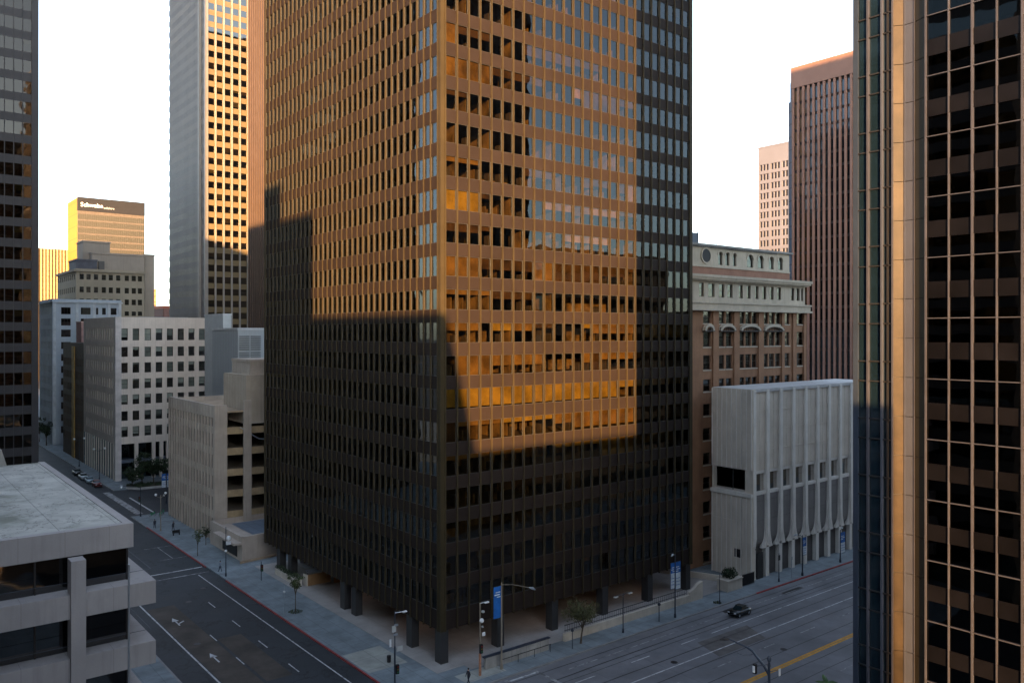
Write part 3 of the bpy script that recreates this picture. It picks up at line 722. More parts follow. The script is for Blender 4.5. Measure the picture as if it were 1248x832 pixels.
# ------------------------------------------------------------------ foreground low building (left)
fc_ = surf('precast_panel', (.4,.37,.355), .85, var=.06, scale=.35, streak=.3, bump=.25, seams=[(0,2.6,.02)])
rf = surf('gravel_roof', (.52,.51,.46), .95, cracks=.4, var=.16, scale=.35, bump=.6, bscale=18, seams=[(0,3.4,.06),(1,9.5,.05)], stain=((.2,.21,.165), .13, .5, .9))
t = thing('low_precast_office', 'low precast office building with a weathered pale flat roof and deep window bands', 'office building', (0,75,0))
b = MB(); b.box(-22,14.4,58.9,92,25.55,25.9); b.build('roof', rf, t)
b = MB(); b.box(-22.1,14.5,58.7,59.3,24.35,25.95); b.box(13.95,14.5,59.3,92.1,24.35,25.95); b.build('roof_fascia', fc_, t)
for z_ in (22.2,18.2,14.2,10.2,6.2):
    b = MB(); b.box(-22,15.6,57.5,93,z_-1.5,z_); b.build('spandrel', fc_, t)
x = uat(94.5,57.4)
for xx in (x, x-9.5, x-19):
    b = MB(); b.box(xx-.42,xx+.42,57.05,58.2,KH,24.4); b.build('pier', fc_, t)
b = MB(); b.box(-21,14.1,58.95,59.05,KH,24.3); b.box(14.1,14.2,58.95,91,KH,24.3); b.build('glazing', glass('low_office_glass',(.1,.1,.1),.08,(1,1,1),.03,.01), t)
b = MB()
for i in range(13): b.box(14.1-i*2.7,14.2-i*2.7,58.86,58.95,KH,24.3)
for i in range(11): b.box(14.2,14.3,61+i*2.8,61.1+i*2.8,KH,24.3)
b.build('glazing_bar', M['black'], t, stuff=True)
b = MB(); b.box(-20,11.8,62.2,90,KH,24.3); b.build('interior_wall', surf('low_office_interior', (.05,.045,.045), .9, var=.3, scale=.3), t)
b = MB()
for z_ in (22.2,18.2): b.tube([(-22,57.75,z_+.75),(15.35,57.75,z_+.75)],.015,6); b.tube([(15.35,57.75,z_+.75),(15.35,90,z_+.75)],.015,6)
b.build('handrail', M['pole'], t)
b = MB(); x = uat(-6,86); x = uat(15,93.2); b.prism([(x-9,24),(x,24),(x-.9,27.3),(x-9,27.6)], 93.2, 96.4, axis=1); b.build('roof_upstand', surf('upstand_concrete', (.4,.38,.34), .9, streak=.4), t)

# ------------------------------------------------------------------ right foreground glass tower
dk = surf('dark_core', (.02,.02,.02), .8); sg = surf('grey_spandrel_glass', (.0045,.0045,.006), .3, var=.3, scale=.25, spec=.3)
mt = surf('bright_mullion', (.05,.053,.07), .4, metal=.1, var=.12, spec=.4)
cp = surf('satin_panel', (.034,.024,.014), .4, metal=.0, var=.4, scale=.3, spec=.12, streak=.2)
cpb = surf('blue_grey_panel', (.055,.062,.085), .4, metal=.1, var=.06, spec=.6)
cpd = surf('olive_panel', (.03,.025,.015), .4, metal=.1, var=.06)
t = thing('dark_glass_tower', 'dark glass tower with thin bright mullions and a folded gold metal strip, nearest the camera', 'tower', (80,0,0))
UB = 54.; ZR = 140.; LR = Face('L',UB)
b = MB(); b.box(UB+2.2,107,-40,28.6,0,ZR-.5); b.build('inner_wall', dk, t)
b = MB(); b.box(UB+.0,108,-41,29.4,ZR-.4,ZR); b.build('roof', M['slab'], t)
ZL = [HC+(HY-94)*53/F_ + 3.9*i for i in range(-15, 23)]
near = [24.6-1.4*i for i in range(12)]; far = [26.8,27.5,28.5,29.2]
# near section windows
wn = []; sgn = MB()
for zf in ZL:
    for i in range(6):
        a, b_ = near[i+1]+.05, near[i]-.05
        wn.append((LR,a,b_,zf,zf+1.3)); wn.append((LR,a,b_,zf+2.35,zf+3.86))
    for i in range(3):
        a, b_ = far[i]+.05, far[i+1]-.05
        wn.append((LR,a,b_,zf-.3,zf+1.0)); wn.append((LR,a,b_,zf+1.05,zf+3.55))
wn = [w for w in wn if 0 < w[3]]
emit_windows(t, [w_ for w_ in wn if w_[1] > 25], [M['frame_d'], surf('teal_sky_pane', (.006,.014,.022), .06, var=.1, spec=.6)], BL, d=.1, fr=0, pblind=0, limit=40)  # teal pane colour stands for sky mirrored in the glass
emit_windows(t, [w_ for w_ in wn if w_[1] < 25], [M['frame_d'], glass('black_bronze_glass', (.10,.09,.08), .03, (1,1,1), .015, .006)], [surf('dim_blind', (.12,.1,.08), .9)], d=.1, fr=0, pblind=.25, limit=100, full=.5, bd=.3)
for k, zf in enumerate(ZL):
    if zf+1.3 < 0: continue
    b = MB(); LR.box(b, -40, 24.6, zf+1.3, zf+2.35, -.14, -.04); b.build('spandrel', sg, t)
    b = MB(); LR.box(b, -40, 24.6, zf-.03, zf+.03, -.1, .05); b.build('transom', mt, t)
    b = MB(); LR.box(b, 26.8, 29.2, zf+.98, zf+1.07, -.12, .02); b.build('transom', M['black'], t)
    b = MB(); LR.box(b, 26.8, 29.2, zf-.36, zf-.28, -.12, .02); b.build('transom', M['black'], t)
for i in range(1, 47):
    s = 24.6-1.4*i
    if s < -40: break
    b = MB(); w_ = .055 if i % 2 == 0 else .032; LR.box(b, s-w_, s+w_, 0, ZR, -.12, .07); b.build('mullion', mt, t)
b = MB(); LR.box(b, 28.42, 28.56, 0, ZR, -.12, .1); b.build('mullion', mt, t)
b = MB(); LR.box(b, 27.45, 27.58, 0, ZR, -.12, .1); b.build('mullion', cpb, t)
b = MB(); LR.box(b, 27.1, 27.2, 0, ZR, -.12, .02); b.build('mullion', M['black'], t)
b = MB(); b.box(UB-.05,UB+.5,29.2,29.55,0,ZR); b.build('corner_pier', surf('blue_corner_metal', (.022,.032,.052), .4, var=.1), t)
# folded strip
fold = [((UB,26.8),(UB+.42,26.22),cp),((UB+.42,26.22),(UB+.42,25.55),cpb),((UB+.42,25.55),(UB,24.62),cpd)]
for (p, q, m) in fold:
    z = .0
    for i in range(-1, 56):
        za = ZL[0]+i*2.6+.03; 
        if za < 0: continue
        b = MB(); b.prism([(p[0],p[1]),(q[0],q[1]),(q[0]+.1,q[1]),(p[0]+.1,p[1])], za, za+2.56)
        b.build('strip_panel', m, t)
b = MB(); b.prism([(UB+.12,26.8),(UB+.6,26.2),(UB+.6,25.5),(UB+.12,24.6),(UB+1,24.6),(UB+1,26.8)], 0, ZR); b.build('strip_backing', M['black'], t)
for (x, y, r_) in ((UB-.03,26.8,.05),(UB+.4,26.2,.035),(UB+.4,25.55,.03),(UB-.02,24.62,.05)):
    b = MB(); b.box(x-r_,x+r_,y-r_,y+r_,0,ZR-.1); b.build('strip_edge', mt, t)
# side facing the cross street and the other sides
FB = Face('B',29.4); sh = MB()
for i in range(35): FB.box(sh, UB+.5, 108, i*3.9+2.4, i*3.9+3.9, -.2, 0)
for i in range(37): FB.box(sh, UB+.5+i*1.45, UB+.62+i*1.45, 0, ZR, -.1, .15)
FB.box(sh, UB+.5,108,0,ZR,-.5,-.25); sh.build('side_grid', surf('brown_side_grid', (.06,.04,.03), .5), t)
sh = MB(); sh.box(107,108,-40,29.4,0,ZR); sh.box(UB+.1,108,-41,-40,0,ZR); sh.build('rear_wall', surf('brown_side_grid', (.06,.04,.03), .5), t)

# ------------------------------------------------------------------ ornate brick building
bk = surf('tan_brick', (.3,.165,.095), .9, var=.12, scale=.3, streak=.3, bump=.3, bscale=40); st = surf('limestone', (.47,.41,.32), .85, var=.1, scale=.4, streak=.35)
tc_ = surf('terracotta_band', (.3,.16,.11), .9, var=.15, scale=.4)
VB = 86.; t = thing('ornate_brick_building', 'ornate brown brick building with pale stone cornices and arched attic windows', 'historic building', (123,96,0))
u0 = 103.; u1 = uat(981,VB); FBk = Face('F',VB)
groups = [[(857,866)],[(876,882.8),(884.8,892)],[(900.8,907.2),(908.5,915),(916.3,922.6)],[(929.7,936),(937.3,943.5),(944.8,951)],[(955,962)],[(971,979)]]
cols = [(uat(a,VB),uat(b,VB)) for g in groups for a, b in g]
wins = []; w = MB()
rows = [(28.9-4.05*i, 30.9-4.05*i) for i in range(8)]; rows = [r_ for r_ in rows if r_[0] > 0] + [(32.5,34.9),(36.3,38.8),(40.2,42.3)]
rows.sort(); wall_grid(w, FBk, u0, u1, KH, 42.8, cols, rows, .35)
w.box(u0,u1,VB+.4,VB+.45,KH,.2); Face('L',u0).quad(w,VB,110,KH,47); Face('R',u1).quad(w,VB,110,KH,47); Face('B',110).quad(w,u0,u1,KH,47); w.build('wall', bk, t)
for r_ in rows: wins += [(FBk,a,b_,r_[0],r_[1]) for a, b_ in cols]
# piers between groups
edges = [u0+.1] + [ (uat(groups[i][-1][1],VB)+uat(groups[i+1][0][0],VB))/2 for i in range(5)] + [u1-.35]
for i, e in enumerate(edges):
    b = MB(); wd_ = .75 if i in (1,2,3) else .4; b.box(e-wd_,e+wd_,VB-.32,VB-.004,KH,42.2); b.build('pilaster', bk, t)
for za, zb in rows:
    b = MB()
    for a, b_ in cols: b.box(a-.12,b_+.12,VB-.12,VB+.1,za-.2,za-.004)
    b.build('sill', st, t, stuff=True)
# arched balcony hoods under the top row
for g in groups[:4]:
    a, b_ = uat(g[0][0],VB)-.3, uat(g[-1][1],VB)+.3; b = MB(); n = 12; c = (a+b_)/2; R = (b_-a)/2
    pts = [(c-R*math.cos(math.pi*i/n), 39.0+1.15*math.sin(math.pi*i/n)) for i in range(n+1)]
    inner = [(c-(R-.35)*math.cos(math.pi*i/n), 38.9+.8*math.sin(math.pi*i/n)) for i in range(n+1)]
    for i in range(n): b.prism([pts[i],pts[i+1],inner[i+1],inner[i]], VB-.7, VB-.02, axis=1)
    b.build('arch_hood', st, t)
    b = MB(); n = max(3,int((b_-a)/.5)); b.box(a,b_,VB-.75,VB-.02,38.85,39.0)
    for i in range(n+1): b.tube([(a+(b_-a)*i/n,VB-.6,39.0),(a+(b_-a)*i/n,VB-.6,39.55)],.06,6)
    b.build('balustrade', surf('dark_ironwork', (.06,.055,.05), .7), t)
# stone attic band with paired windows
b = MB(); b.box(u0-.9,u1+.9,VB-1.1,VB-.003,42.3,42.65); b.box(u0-.6,u1+.6,VB-.8,VB-.003,42.65,43.5); b.box(u0-.8,u1+.8,VB-1.0,VB-.003,43.5,43.8); b.build('cornice', st, t)
pc = [(852,858),(863,871),(876,883),(886.5,893),(900.5,905.5),(910,915),(920,924.5),(929,934),(938,943),(947,952),(964,968),(970.5,974.5),(976.5,979)]
cs = [(uat(a,VB),uat(b_,VB)) for a, b_ in pc]; w = MB(); wall_grid(w, FBk, u0, u1, 42.805, 48.2, cs, [(44.6,46.9)], .4); w.build('attic_wall', st, t)
wins += [(FBk,a,b_,44.6,46.9) for a, b_ in cs]
b = MB(); b.box(u0-.7,u1+.7,VB-.9,VB-.003,47.45,47.8); b.box(u0-.9,u1+.9,VB-1.1,VB+.4,47.8,48.25)
for i in range(74): b.box(u0+i*.5,u0+.22+i*.5,VB-.75,VB-.004,47.2,47.44)
b.build('cornice', st, t)
b = MB(); b.box(u0,u1,VB+.4,110,47.6,48.0); b.build('roof', M['slab'], t)
# penthouse
VP = 88.5; u2 = uat(962,VP); FP = Face('F',VP); zp0, zp1 = 48.0, zat(900,304,v=VP)
b = MB(); b.box(u0,u2,VP-.05,VP+.3,48.0,49.9); b.build('terracotta_band', tc_, t)
arch = [(875.5,880.5,1),(884,889,1),(893,897.5,1),(910.5,918,1),(923.5,930.5,1),(937,943,1),(948,954,1)]
w = MB(); cs = [(uat(a,VP),uat(b_,VP)) for a, b_, _ in arch]; wall_grid(w, FP, u0, u2, 49.9, zp1, cs, [(50.4,52.7)], .4); w.box(u0,u2,VP+.45,108,48,zp1-.02); w.build('penthouse_wall', st, t)
for a, b_ in cs:
    b = MB(); c = (a+b_)/2; R = (b_-a)/2; n = 8   # round the head of each opening
    for sgn_ in (-1,1):
        poly = [(c+sgn_*R,52.72)] + [(c+sgn_*R*math.cos(math.pi/2*i/n), 52.72-R+R*math.sin(math.pi/2*i/n)) for i in range(n+1)] 
        b.prism(poly, VP-.03, VP+.3, axis=1)
    for i in range(n*2):
        t0, t1 = math.pi*i/(2*n), math.pi*(i+1)/(2*n)
        b.prism([(c+(R+.02)*math.cos(t0),52.72-R+(R+.02)*math.sin(t0)),(c+(R+.3)*math.cos(t0),52.72-R+(R+.3)*math.sin(t0)),(c+(R+.3)*math.cos(t1),52.72-R+(R+.3)*math.sin(t1)),(c+(R+.02)*math.cos(t1),52.72-R+(R+.02)*math.sin(t1))], VP-.12, VP-.04, axis=1)
    b.build('arch_moulding', st, t); wins.append((FP,a,b_,50.4,52.7,0))
x = uat(860,VP); b = MB(); b.tube([(x,VP-.14,51.8),(x,VP+.02,51.8)],1.15,24); b.build('round_window', M['black'], t)
b = MB()
for i in range(24):
    t0, t1 = 2*math.pi*i/24, 2*math.pi*(i+1)/24
    b.prism([(x+1.15*math.cos(t0),51.8+1.15*math.sin(t0)),(x+1.4*math.cos(t0),51.8+1.4*math.sin(t0)),(x+1.4*math.cos(t1),51.8+1.4*math.sin(t1)),(x+1.15*math.cos(t1),51.8+1.15*math.sin(t1))], VP-.2, VP-.03, axis=1)
b.build('round_frame', st, t)
b = MB(); b.box(u0,u2,VP-.2,VP-.06,49.85,50.1); b.build('belt_course', st, t)
b = MB(); b.box(u0-.2,u2+.5,VP-.5,108.2,zp1,zp1+.35)
for i in range(60): b.box(u0+i*.52,u0+.2+i*.52,VP-.4,VP-.02,zp1-.25,zp1-.002)
b.build('penthouse_eave', surf('grey_eave', (.24,.24,.23), .8, var=.2), t)
b = MB(); x = uat(850,90); b.box(x-1.4,x+.2,90,92,zp1+.3,zat(850,284,v=90)); b.tube([(x+.1,90,zp1),(x+.1,90,zat(850,283,v=90))],.12); b.build('roof_tank', surf('blue_tank', (.1,.13,.17), .6), t)
b = MB(); x = uat(873,89); b.tube([(x,89,zp1),(x,89,zp1+1.5),(x-.4,89,zp1+2.),(x-.9,89,zp1+1.7)],.06); b.build('vent_pipe', M['steel'], t)
rr = random.Random(5)
emit_windows(t, wins, [surf('brown_frame', (.1,.08,.07), .7), M['gl_old']], BW, d=.3, fr=.09, style='h', pblind=.5, rr=rr)
b = MB()
for za, zb in rows: b.box(u0+1,u1-1,VB+2,109,za-.8,za-.5)
b.box(u0+.5,u1-.5,VB+3,108,KH,47); b.build('inner_wall', surf('dark_interior', (.06,.05,.05), .8), t)

# ------------------------------------------------------------------ ribbed concrete block
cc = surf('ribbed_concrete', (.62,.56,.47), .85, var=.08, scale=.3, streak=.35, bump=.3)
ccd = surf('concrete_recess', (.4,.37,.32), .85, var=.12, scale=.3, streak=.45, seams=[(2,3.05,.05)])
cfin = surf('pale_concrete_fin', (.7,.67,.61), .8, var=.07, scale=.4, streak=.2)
t = thing('ribbed_concrete_block', 'windowless grey concrete block with tall flared ribs along the street', 'building', (123,80,0))
u0, v0 = 108.6, 75.8; u1 = 146.; v1 = vat(868,u0); ZT2 = 29.6
fins = [u0+.6+i*3.62 for i in range(11)]
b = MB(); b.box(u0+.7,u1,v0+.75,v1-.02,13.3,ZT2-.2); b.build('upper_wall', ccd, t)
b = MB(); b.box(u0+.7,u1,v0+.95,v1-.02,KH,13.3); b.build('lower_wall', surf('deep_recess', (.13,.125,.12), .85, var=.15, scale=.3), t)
b = MB(); b.box(u0+.3,u1+.1,v0+.2,v1+.1,ZT2-.25,ZT2+.25); b.build('roof', surf('pale_roof_cap', (.5,.5,.49), .8, var=.1), t)
for i in range(10):
    a, b_ = fins[i]+.38, fins[i+1]-.38; m_ = (a+b_)/2
    b = MB(); b.box(a,m_-.05,v0+.42,v0+.78,17.0,ZT2-.3); b.box(m_+.05,b_,v0+.42,v0+.78,17.0,ZT2-.3)
    for zz in (20.1,23.2,26.3): b.box(a,b_,v0+.34,v0+.43,zz,zz+.12)
    b.box(m_-.05,m_+.05,v0+.6,v0+.8,17,ZT2-.3); b.build('upper_panel', cc, t)
    b = MB(); b.box(a,b_,v0+.5,v0+.9,16.5,17.0); b.build('ledge', cfin, t)
    b = MB(); b.box(a,b_,v0+.3,v0+.9,13.2,13.7); b.build('ledge', cfin, t)
    b = MB(); b.box(a+.1,b_-.9,v0+.74,v0+.8,13.75,16.4); b.build('window', [M['gl_dark']], t)
    b = MB(); pr = []   # lower panel curving back at its foot, side profile
    for q in range(7): ang = math.pi/2*q/6; pr.append((v0+.35+1.0*(1-math.cos(ang)), 6.3-1.5*math.sin(ang)))
    prof = [(v0+.35,13.2)] + pr + [(v0+1.6,4.8),(v0+1.6,13.2)]
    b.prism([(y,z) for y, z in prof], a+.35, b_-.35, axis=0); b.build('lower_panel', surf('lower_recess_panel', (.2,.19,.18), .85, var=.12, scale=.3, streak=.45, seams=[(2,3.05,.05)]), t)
    b = MB(); b.box(a,b_,v0+1.3,v0+1.4,KH,4.7); b.build('shop_window', [M['gl_teal']] if i not in (1,) else [M['black']], t)
for i, s in enumerate(fins):
    b = MB(); prof = [(v0+.8,ZT2+.05),(v0+.05,ZT2+.05),(v0+.05,17.2),(v0+.02,13.),(v0,8.2),(v0-.05,6.6),(v0+.2,5.0),(v0+.8,4.6)]
    b.prism(prof, s-.34, s+.34, axis=0)
    if i: 
        for sg_ in (-1,1):   # flare where the rib meets the base
            b.prism([(s+sg_*.34,11.5),(s+sg_*.34,4.7),(s+sg_*1.42,4.7),(s+sg_*1.2,5.3),(s+sg_*.85,6.6),(s+sg_*.55,8.6)] , v0+.25, v0+.75, axis=1)
    b.build('rib', cfin, t)
    b = MB(); b.box(s-.42,s+.42,v0+.25,v0+1.2,KH,4.69); b.build('pier', cfin, t)
# left end wall with horizontal seams and vertical ribs
LC = Face('L',u0)
def endpanels(za, zb, n, out):
    for i in range(n):
        s = v0+.15+(v1-v0)*i/n; s2 = v0+.05+(v1-v0)*(i+1)/n
        b = MB(); LC.box(b, s, s2, za, zb, -.8, out); b.build('end_panel', cc, t)
for za, zb in ((17.2,20.2),(20.25,23.2),(23.25,26.3),(26.35,ZT2+.2)): endpanels(za, zb, 4, .0)
for za, zb in ((KH,9.0),(9.05,13.0)): endpanels(za, zb, 4, .05)
b = MB(); LC.box(b, v0+.1, v1+.1, 13.0, 13.6, -.8, .35); b.build('ledge', cfin, t)
b = MB(); LC.box(b, v0+1.7, v1-.4, 13.9, 17.0, -.79, -.7); b.build('window', [surf('dark_recess_glass', (.01,.01,.011), .2, spec=.4)], t)
b = MB(); LC.box(b, v0+4.1, v0+4.25, 13.7, 17.1, -.7, -.6); b.build('window_bar', M['frame_d'], t)
b = MB(); LC.box(b, v0+.05, v0+1.5, 13.6, 17.2, -.8, -.05); LC.box(b, v1-.3, v1+.05, 13.6, 17.2, -.8, -.05); b.build('end_pier', cc, t)
b = MB(); LC.box(b, v0+2.2, v0+3.4, 3.3, 4.6, .05, .09); b.build('vent', M['black'], t)
for i in range(9):
    s = v0+.25+(v1-v0-.3)*i/8
    b = MB(); LC.box(b, s-.06, s+.06, 17.2, ZT2+.1, -.02, .16 if i % 2 == 0 else .09); b.build('end_rib', cfin, t)
    b = MB(); LC.box(b, s-.06, s+.06, KH, 13.0, .03, .22 if i % 2 == 0 else .13); b.build('end_rib', cfin, t)
for z_ in (20.22,23.22,26.32):
    b = MB(); LC.box(b, v0+.1, v1, z_-.05, z_+.12, -.01, .07); b.build('end_seam', cc, t)
b = MB(); b.box(u0+1.3,u0+2.9,v0+.15,v0+.3,KH,4.2); b.build('doorway', M['black'], t)

# ------------------------------------------------------------------ unseen buildings behind the camera and to the sides, added for shade and reflections
def back_block(label, u0, u1, v0, v1, z, m, extra=None, cap=True):
    t = thing('unseen_block', label, 'office building', ((u0+u1)/2,(v0+v1)/2,0))
    b = MB(); b.box(u0,u1,v0,v1,0,z)
    if extra: extra(b)
    b.build('wall', m, t)
    g = MB()
    for i in range(int(z/4)-1):
        for k, c, s0, s1 in (('R',u1,v0,v1),('B',v1,u0,u1),('F',v0,u0,u1),('L',u0,v0,v1)): Face(k,c).box(g, s0+.8, s1-.8, 4+i*4, 6.3+i*4, -.05, .03)
    g.build('window_band', M['gl_teal'] if cap else M['black'], t)
    return t
bm1 = surf('block_brown', (.2,.14,.1), .8, var=.15); bm2 = surf('block_tan', (.34,.27,.2), .8, var=.15); bm3 = surf('block_dark', (.07,.06,.055), .7, var=.15)
back_block('unseen tan block behind the viewpoint, added to shade the bronze tower', -42,-17.3,-30,3.5,61.5,bm2)
back_block('unseen brown block with banded windows, added to cast the stepped shadow', -45,-17.3,4.2,45,77,bm1, lambda b: b.box(-45,-17.3,16,45,77,83))
back_block('unseen taller dark block opposite the bronze tower, added for its shade', -46,-22,45.6,97.5,102,bm3)
back_block('unseen very tall dark block past the low pale roof, added to hold off the sun', -60,-22,98.2,153,202,bm3)
def wedge(b): b.prism([(-17.3,0),(-13,0),(-13,45),(-17.3,61.5)], -31.2, -30, axis=1)  # sloped end shaped to cast the tower's diagonal shadow edge
back_block('unseen low tan block added behind the viewpoint, sloping end shaped for its shadow', -13,-3,-60,-32.7,45,bm2, wedge)
back_block('unseen slim tan wing added behind the viewpoint to shade the bronze tower', -13,15.8,-32.6,-30,45,bm2)
back_block('unseen low brown block added behind the viewpoint to keep the street shaded', 17.6,42,-60,-31,20,bm1)
back_block('unseen orange brown block beyond the glass tower, added for shade and reflections', 112,155,-12,26,57,surf('block_orange', (.4,.22,.12), .8))  # orange wall colour stands for warm light in the mirrored view
back_block('tan block farther along the right street', 160,215,0,30,44,bm2)
back_block('unseen tall brown block far behind the viewpoint, added for reflections', 35,78,-130,-85,128,bm1)
back_block('unseen long block lining the left street, added to shade it', -12,26.,233,420,100,bm3)


# ------------------------------------------------------------------ plaza walls, planters
ct = surf('cream_wall', (.5,.45,.38), .8, var=.1, streak=.2)
t = thing('plaza_wall', 'long low cream wall with dark railing, ending in a taller curved pillar beside the tower plaza', 'wall', (82,75.9,KH))
b = MB(); b.box(69,93.2,75.6,76.0,KH,KH+1.0); b.build('wall', ct, t)
b = MB(); b.prism([(93.2,KH),(96,KH),(96,KH+2.5),(95.2,KH+2.3),(94.2,KH+1.7),(93.2,KH+1.35)],75.55,76.05,axis=1); b.build('end_pillar', ct, t)
b = MB(); b.tube([(69.5,76.25,KH+1.75),(93,76.25,KH+1.75)],.05,6); b.tube([(69.5,76.25,KH+1.1),(93,76.25,KH+1.1)],.04,6)
for i in range(60): b.tube([(69.6+i*.4,76.25,KH+.1),(69.6+i*.4,76.25,KH+1.75)],.025,4)
b.build('railing', M['black'], t)
t = thing('retaining_wall', 'pale panelled retaining wall with a dark coping near the street corner', 'wall', (60,74.9,KH))
pw = surf('pale_panel_wall', (.3,.29,.27), .85, var=.2, scale=.5, streak=.3, seams=[(0,2.2,.06)])
b = MB(); b.box(56.2,65.8,75.0,75.35,KH,KH+1.35); b.build('wall', pw, t)
b = MB(); b.box(56,66,74.95,75.42,KH+1.35,KH+1.47); b.build('coping', M['pole'], t)
b = MB(); b.tube([(58,74.4,KH+.9),(65.6,74.4,KH+.9)],.04,6); [b.tube([(58+i*2.5,74.4,KH),(58+i*2.5,74.4,KH+.9)],.035,6) for i in range(4)]; b.build('handrail', M['black'], t)
t = thing('plaza_kerb_wall', 'curved pale wall edging the plaza between the tower and the concrete block', 'wall', (99,82,KH))
b = MB(); pts = [(98.6,94),(99.8,90),(101.3,86),(103.2,82),(104.6,78.6),(104.8,76.9)]
for p, q in zip(pts, pts[1:]):
    b.prism([(p[0],p[1]),(q[0],q[1]),(q[0]+.4,q[1]+.1),(p[0]+.4,p[1]+.1)], KH, KH+.9)
b.build('wall', ct, t)
t = thing('concrete_planter', 'square concrete planter holding a dark spiky shrub beside the concrete block', 'planter', (103,76.2,KH))
b = MB(); b.box(101,104.6,74.9,76.8,KH,KH+1.5); b.box(100.9,104.7,74.8,76.9,KH+1.5,KH+1.65); b.build('box', ct, t)
rr = random.Random(3)
def leaves(b, c, r, n, sz, rr, flat=1.):
    for i in range(n):
        d = Vector((rr.gauss(0,1), rr.gauss(0,1), rr.gauss(0,1)*flat)).normalized()*r*rr.random()**.45
        p = Vector(c)+Vector((d.x,d.y,d.z*flat)); a = Vector((rr.uniform(-1,1),rr.uniform(-1,1),rr.uniform(-1,1))).normalized()*sz*rr.uniform(.6,1.3)
        q = a.cross(Vector((rr.uniform(-1,1),rr.uniform(-1,1),rr.uniform(-1,1)))).normalized()*sz*.6
        b.face([p-a, p+q, p+a, p-q])
o = MB(); leaves(o, (102.8,75.9,KH+2.3), 1.25, 500, .16, rr, .8)
for i in range(9): a = rr.uniform(0,6.3); o.tube([(102.8,75.9,KH+1.6),(102.8+.9*math.cos(a),75.9+.7*math.sin(a),KH+2.6+rr.random()*.6)],.03,4)
tag(o.build('shrub', M['leafd'], None, (102.8,75.9,KH+1.6)), 'dark green shrub growing in the square concrete planter', 'shrub')
b = MB(); b.box(105.1,108,75.2,75.3,KH+.1,KH+1.7)
for i in range(10): b.tube([(105.2+i*.3,75.1,KH),(105.2+i*.3,75.1,KH+1.9)],.03,4)
one('metal_gate', 'black metal gate between the planter and the concrete block', 'gate', b, M['black'], (106.5,75.2,KH))
# wooden hoarding, hedge and awning under the tower's far corner
t = thing('wooden_screen', 'low wooden slatted screen under the bronze tower', 'screen', (56,117,KH))
wd = surf('wood_slats', (.38,.22,.1), .7, var=.15, seams=[(0,.45,.05),(1,.45,.05)], scale=1.5)
b = MB(); b.box(53.6,57.4,116.6,116.75,KH,KH+1.7); b.build('panel', wd, t)
b = MB(); b.box(57.45,61.5,115.6,115.75,KH,KH+1.8); b.build('panel', wd, t); b = MB(); b.box(53.4,53.6,116.6,118,KH,KH+1.7); b.build('post', ct, t)
t = thing('striped_awning', 'grey slatted awning behind the wooden screen', 'awning', (58,122,KH))
for i in range(6):
    b = MB(); x0 = 54.6; z = KH+3.7-i*.42; y = 125.5-i*1.15
    b.face([(x0,y,z),(x0+6.5,y,z),(x0+6.5,y-1.0,z-.22),(x0,y-1.0,z-.22)]); b.face([(x0,y,z-.05),(x0+6.5,y,z-.05),(x0+6.5,y-1.0,z-.27),(x0,y-1.0,z-.27)]); b.build('slat', surf('awning_grey', (.34,.36,.42), .7), t)
for x, y in ((54.7,119.2),(61,119.2),(54.7,125.4),(61,125.4)):
    b = MB(); b.tube([(x,y,KH),(x,y,KH+1.6 if y < 120 else KH+3.6)],.06); b.build('post', M['pole'], t)
t = thing('long_planter', 'long pale planter with a clipped hedge along the tower base', 'planter', (53,121,KH))
b = MB(); b.box(52.2,53.1,117.6,125.8,KH,KH+.9); b.build('box', ct, t)
b = MB(); leaves(b, (52.6,121,KH+1.2), 1, 10, .1, rr)
for i in range(14): leaves(b, (52.65,118+i*.58,KH+1.2), .5, 70, .1, rr, .8)
b.build('hedge', M['leafd'], t)

# ------------------------------------------------------------------ street furniture
def banner(parent, u, v, z0, z1, ax, wid, mat=M['blue'], lower=None, side=1):
    """cloth on two brackets; ax 'u' or 'v' is the way it sticks out"""
    def bx(b, a0, a1, za, zb, th):
        if ax == 'u': b.box(u+side*a0, u+side*a1, v-th, v+th, za, zb)
        else: b.box(u-th, u+th, v+side*a0, v+side*a1, za, zb)
    b = MB(); bx(b, .12, wid, z0, z1, .015); bo = b.build('banner', mat, parent)
    h = z1-z0
    if lower:
        b = MB(); bx(b, .14, wid-.02, z0+.03, z0+h*lower, .022); b.build('white_field', M['bannerw'], bo)
        b = MB()
        for q in range(3): bx(b, .2, wid-.12, z0+h*(lower*.25+.12*q), z0+h*(lower*.25+.12*q)+.07, .027)
        b.build('lettering', M['blue'], bo)
    b = MB(); bx(b, .2, wid*.75, z0+h*.8, z0+h*.83, .024); bx(b, .3, wid*.9, z0+h*.72, z0+h*.755, .024); bx(b, .16, wid*.6, z0+h*.65, z0+h*.68, .024); b.build('emblem', M['bannerw'], bo)
    b = MB(); bx(b, 0, wid+.05, z1, z1+.04, .02); bx(b, 0, wid+.05, z0-.04, z0, .02); b.build('bracket', M['pole'], parent)
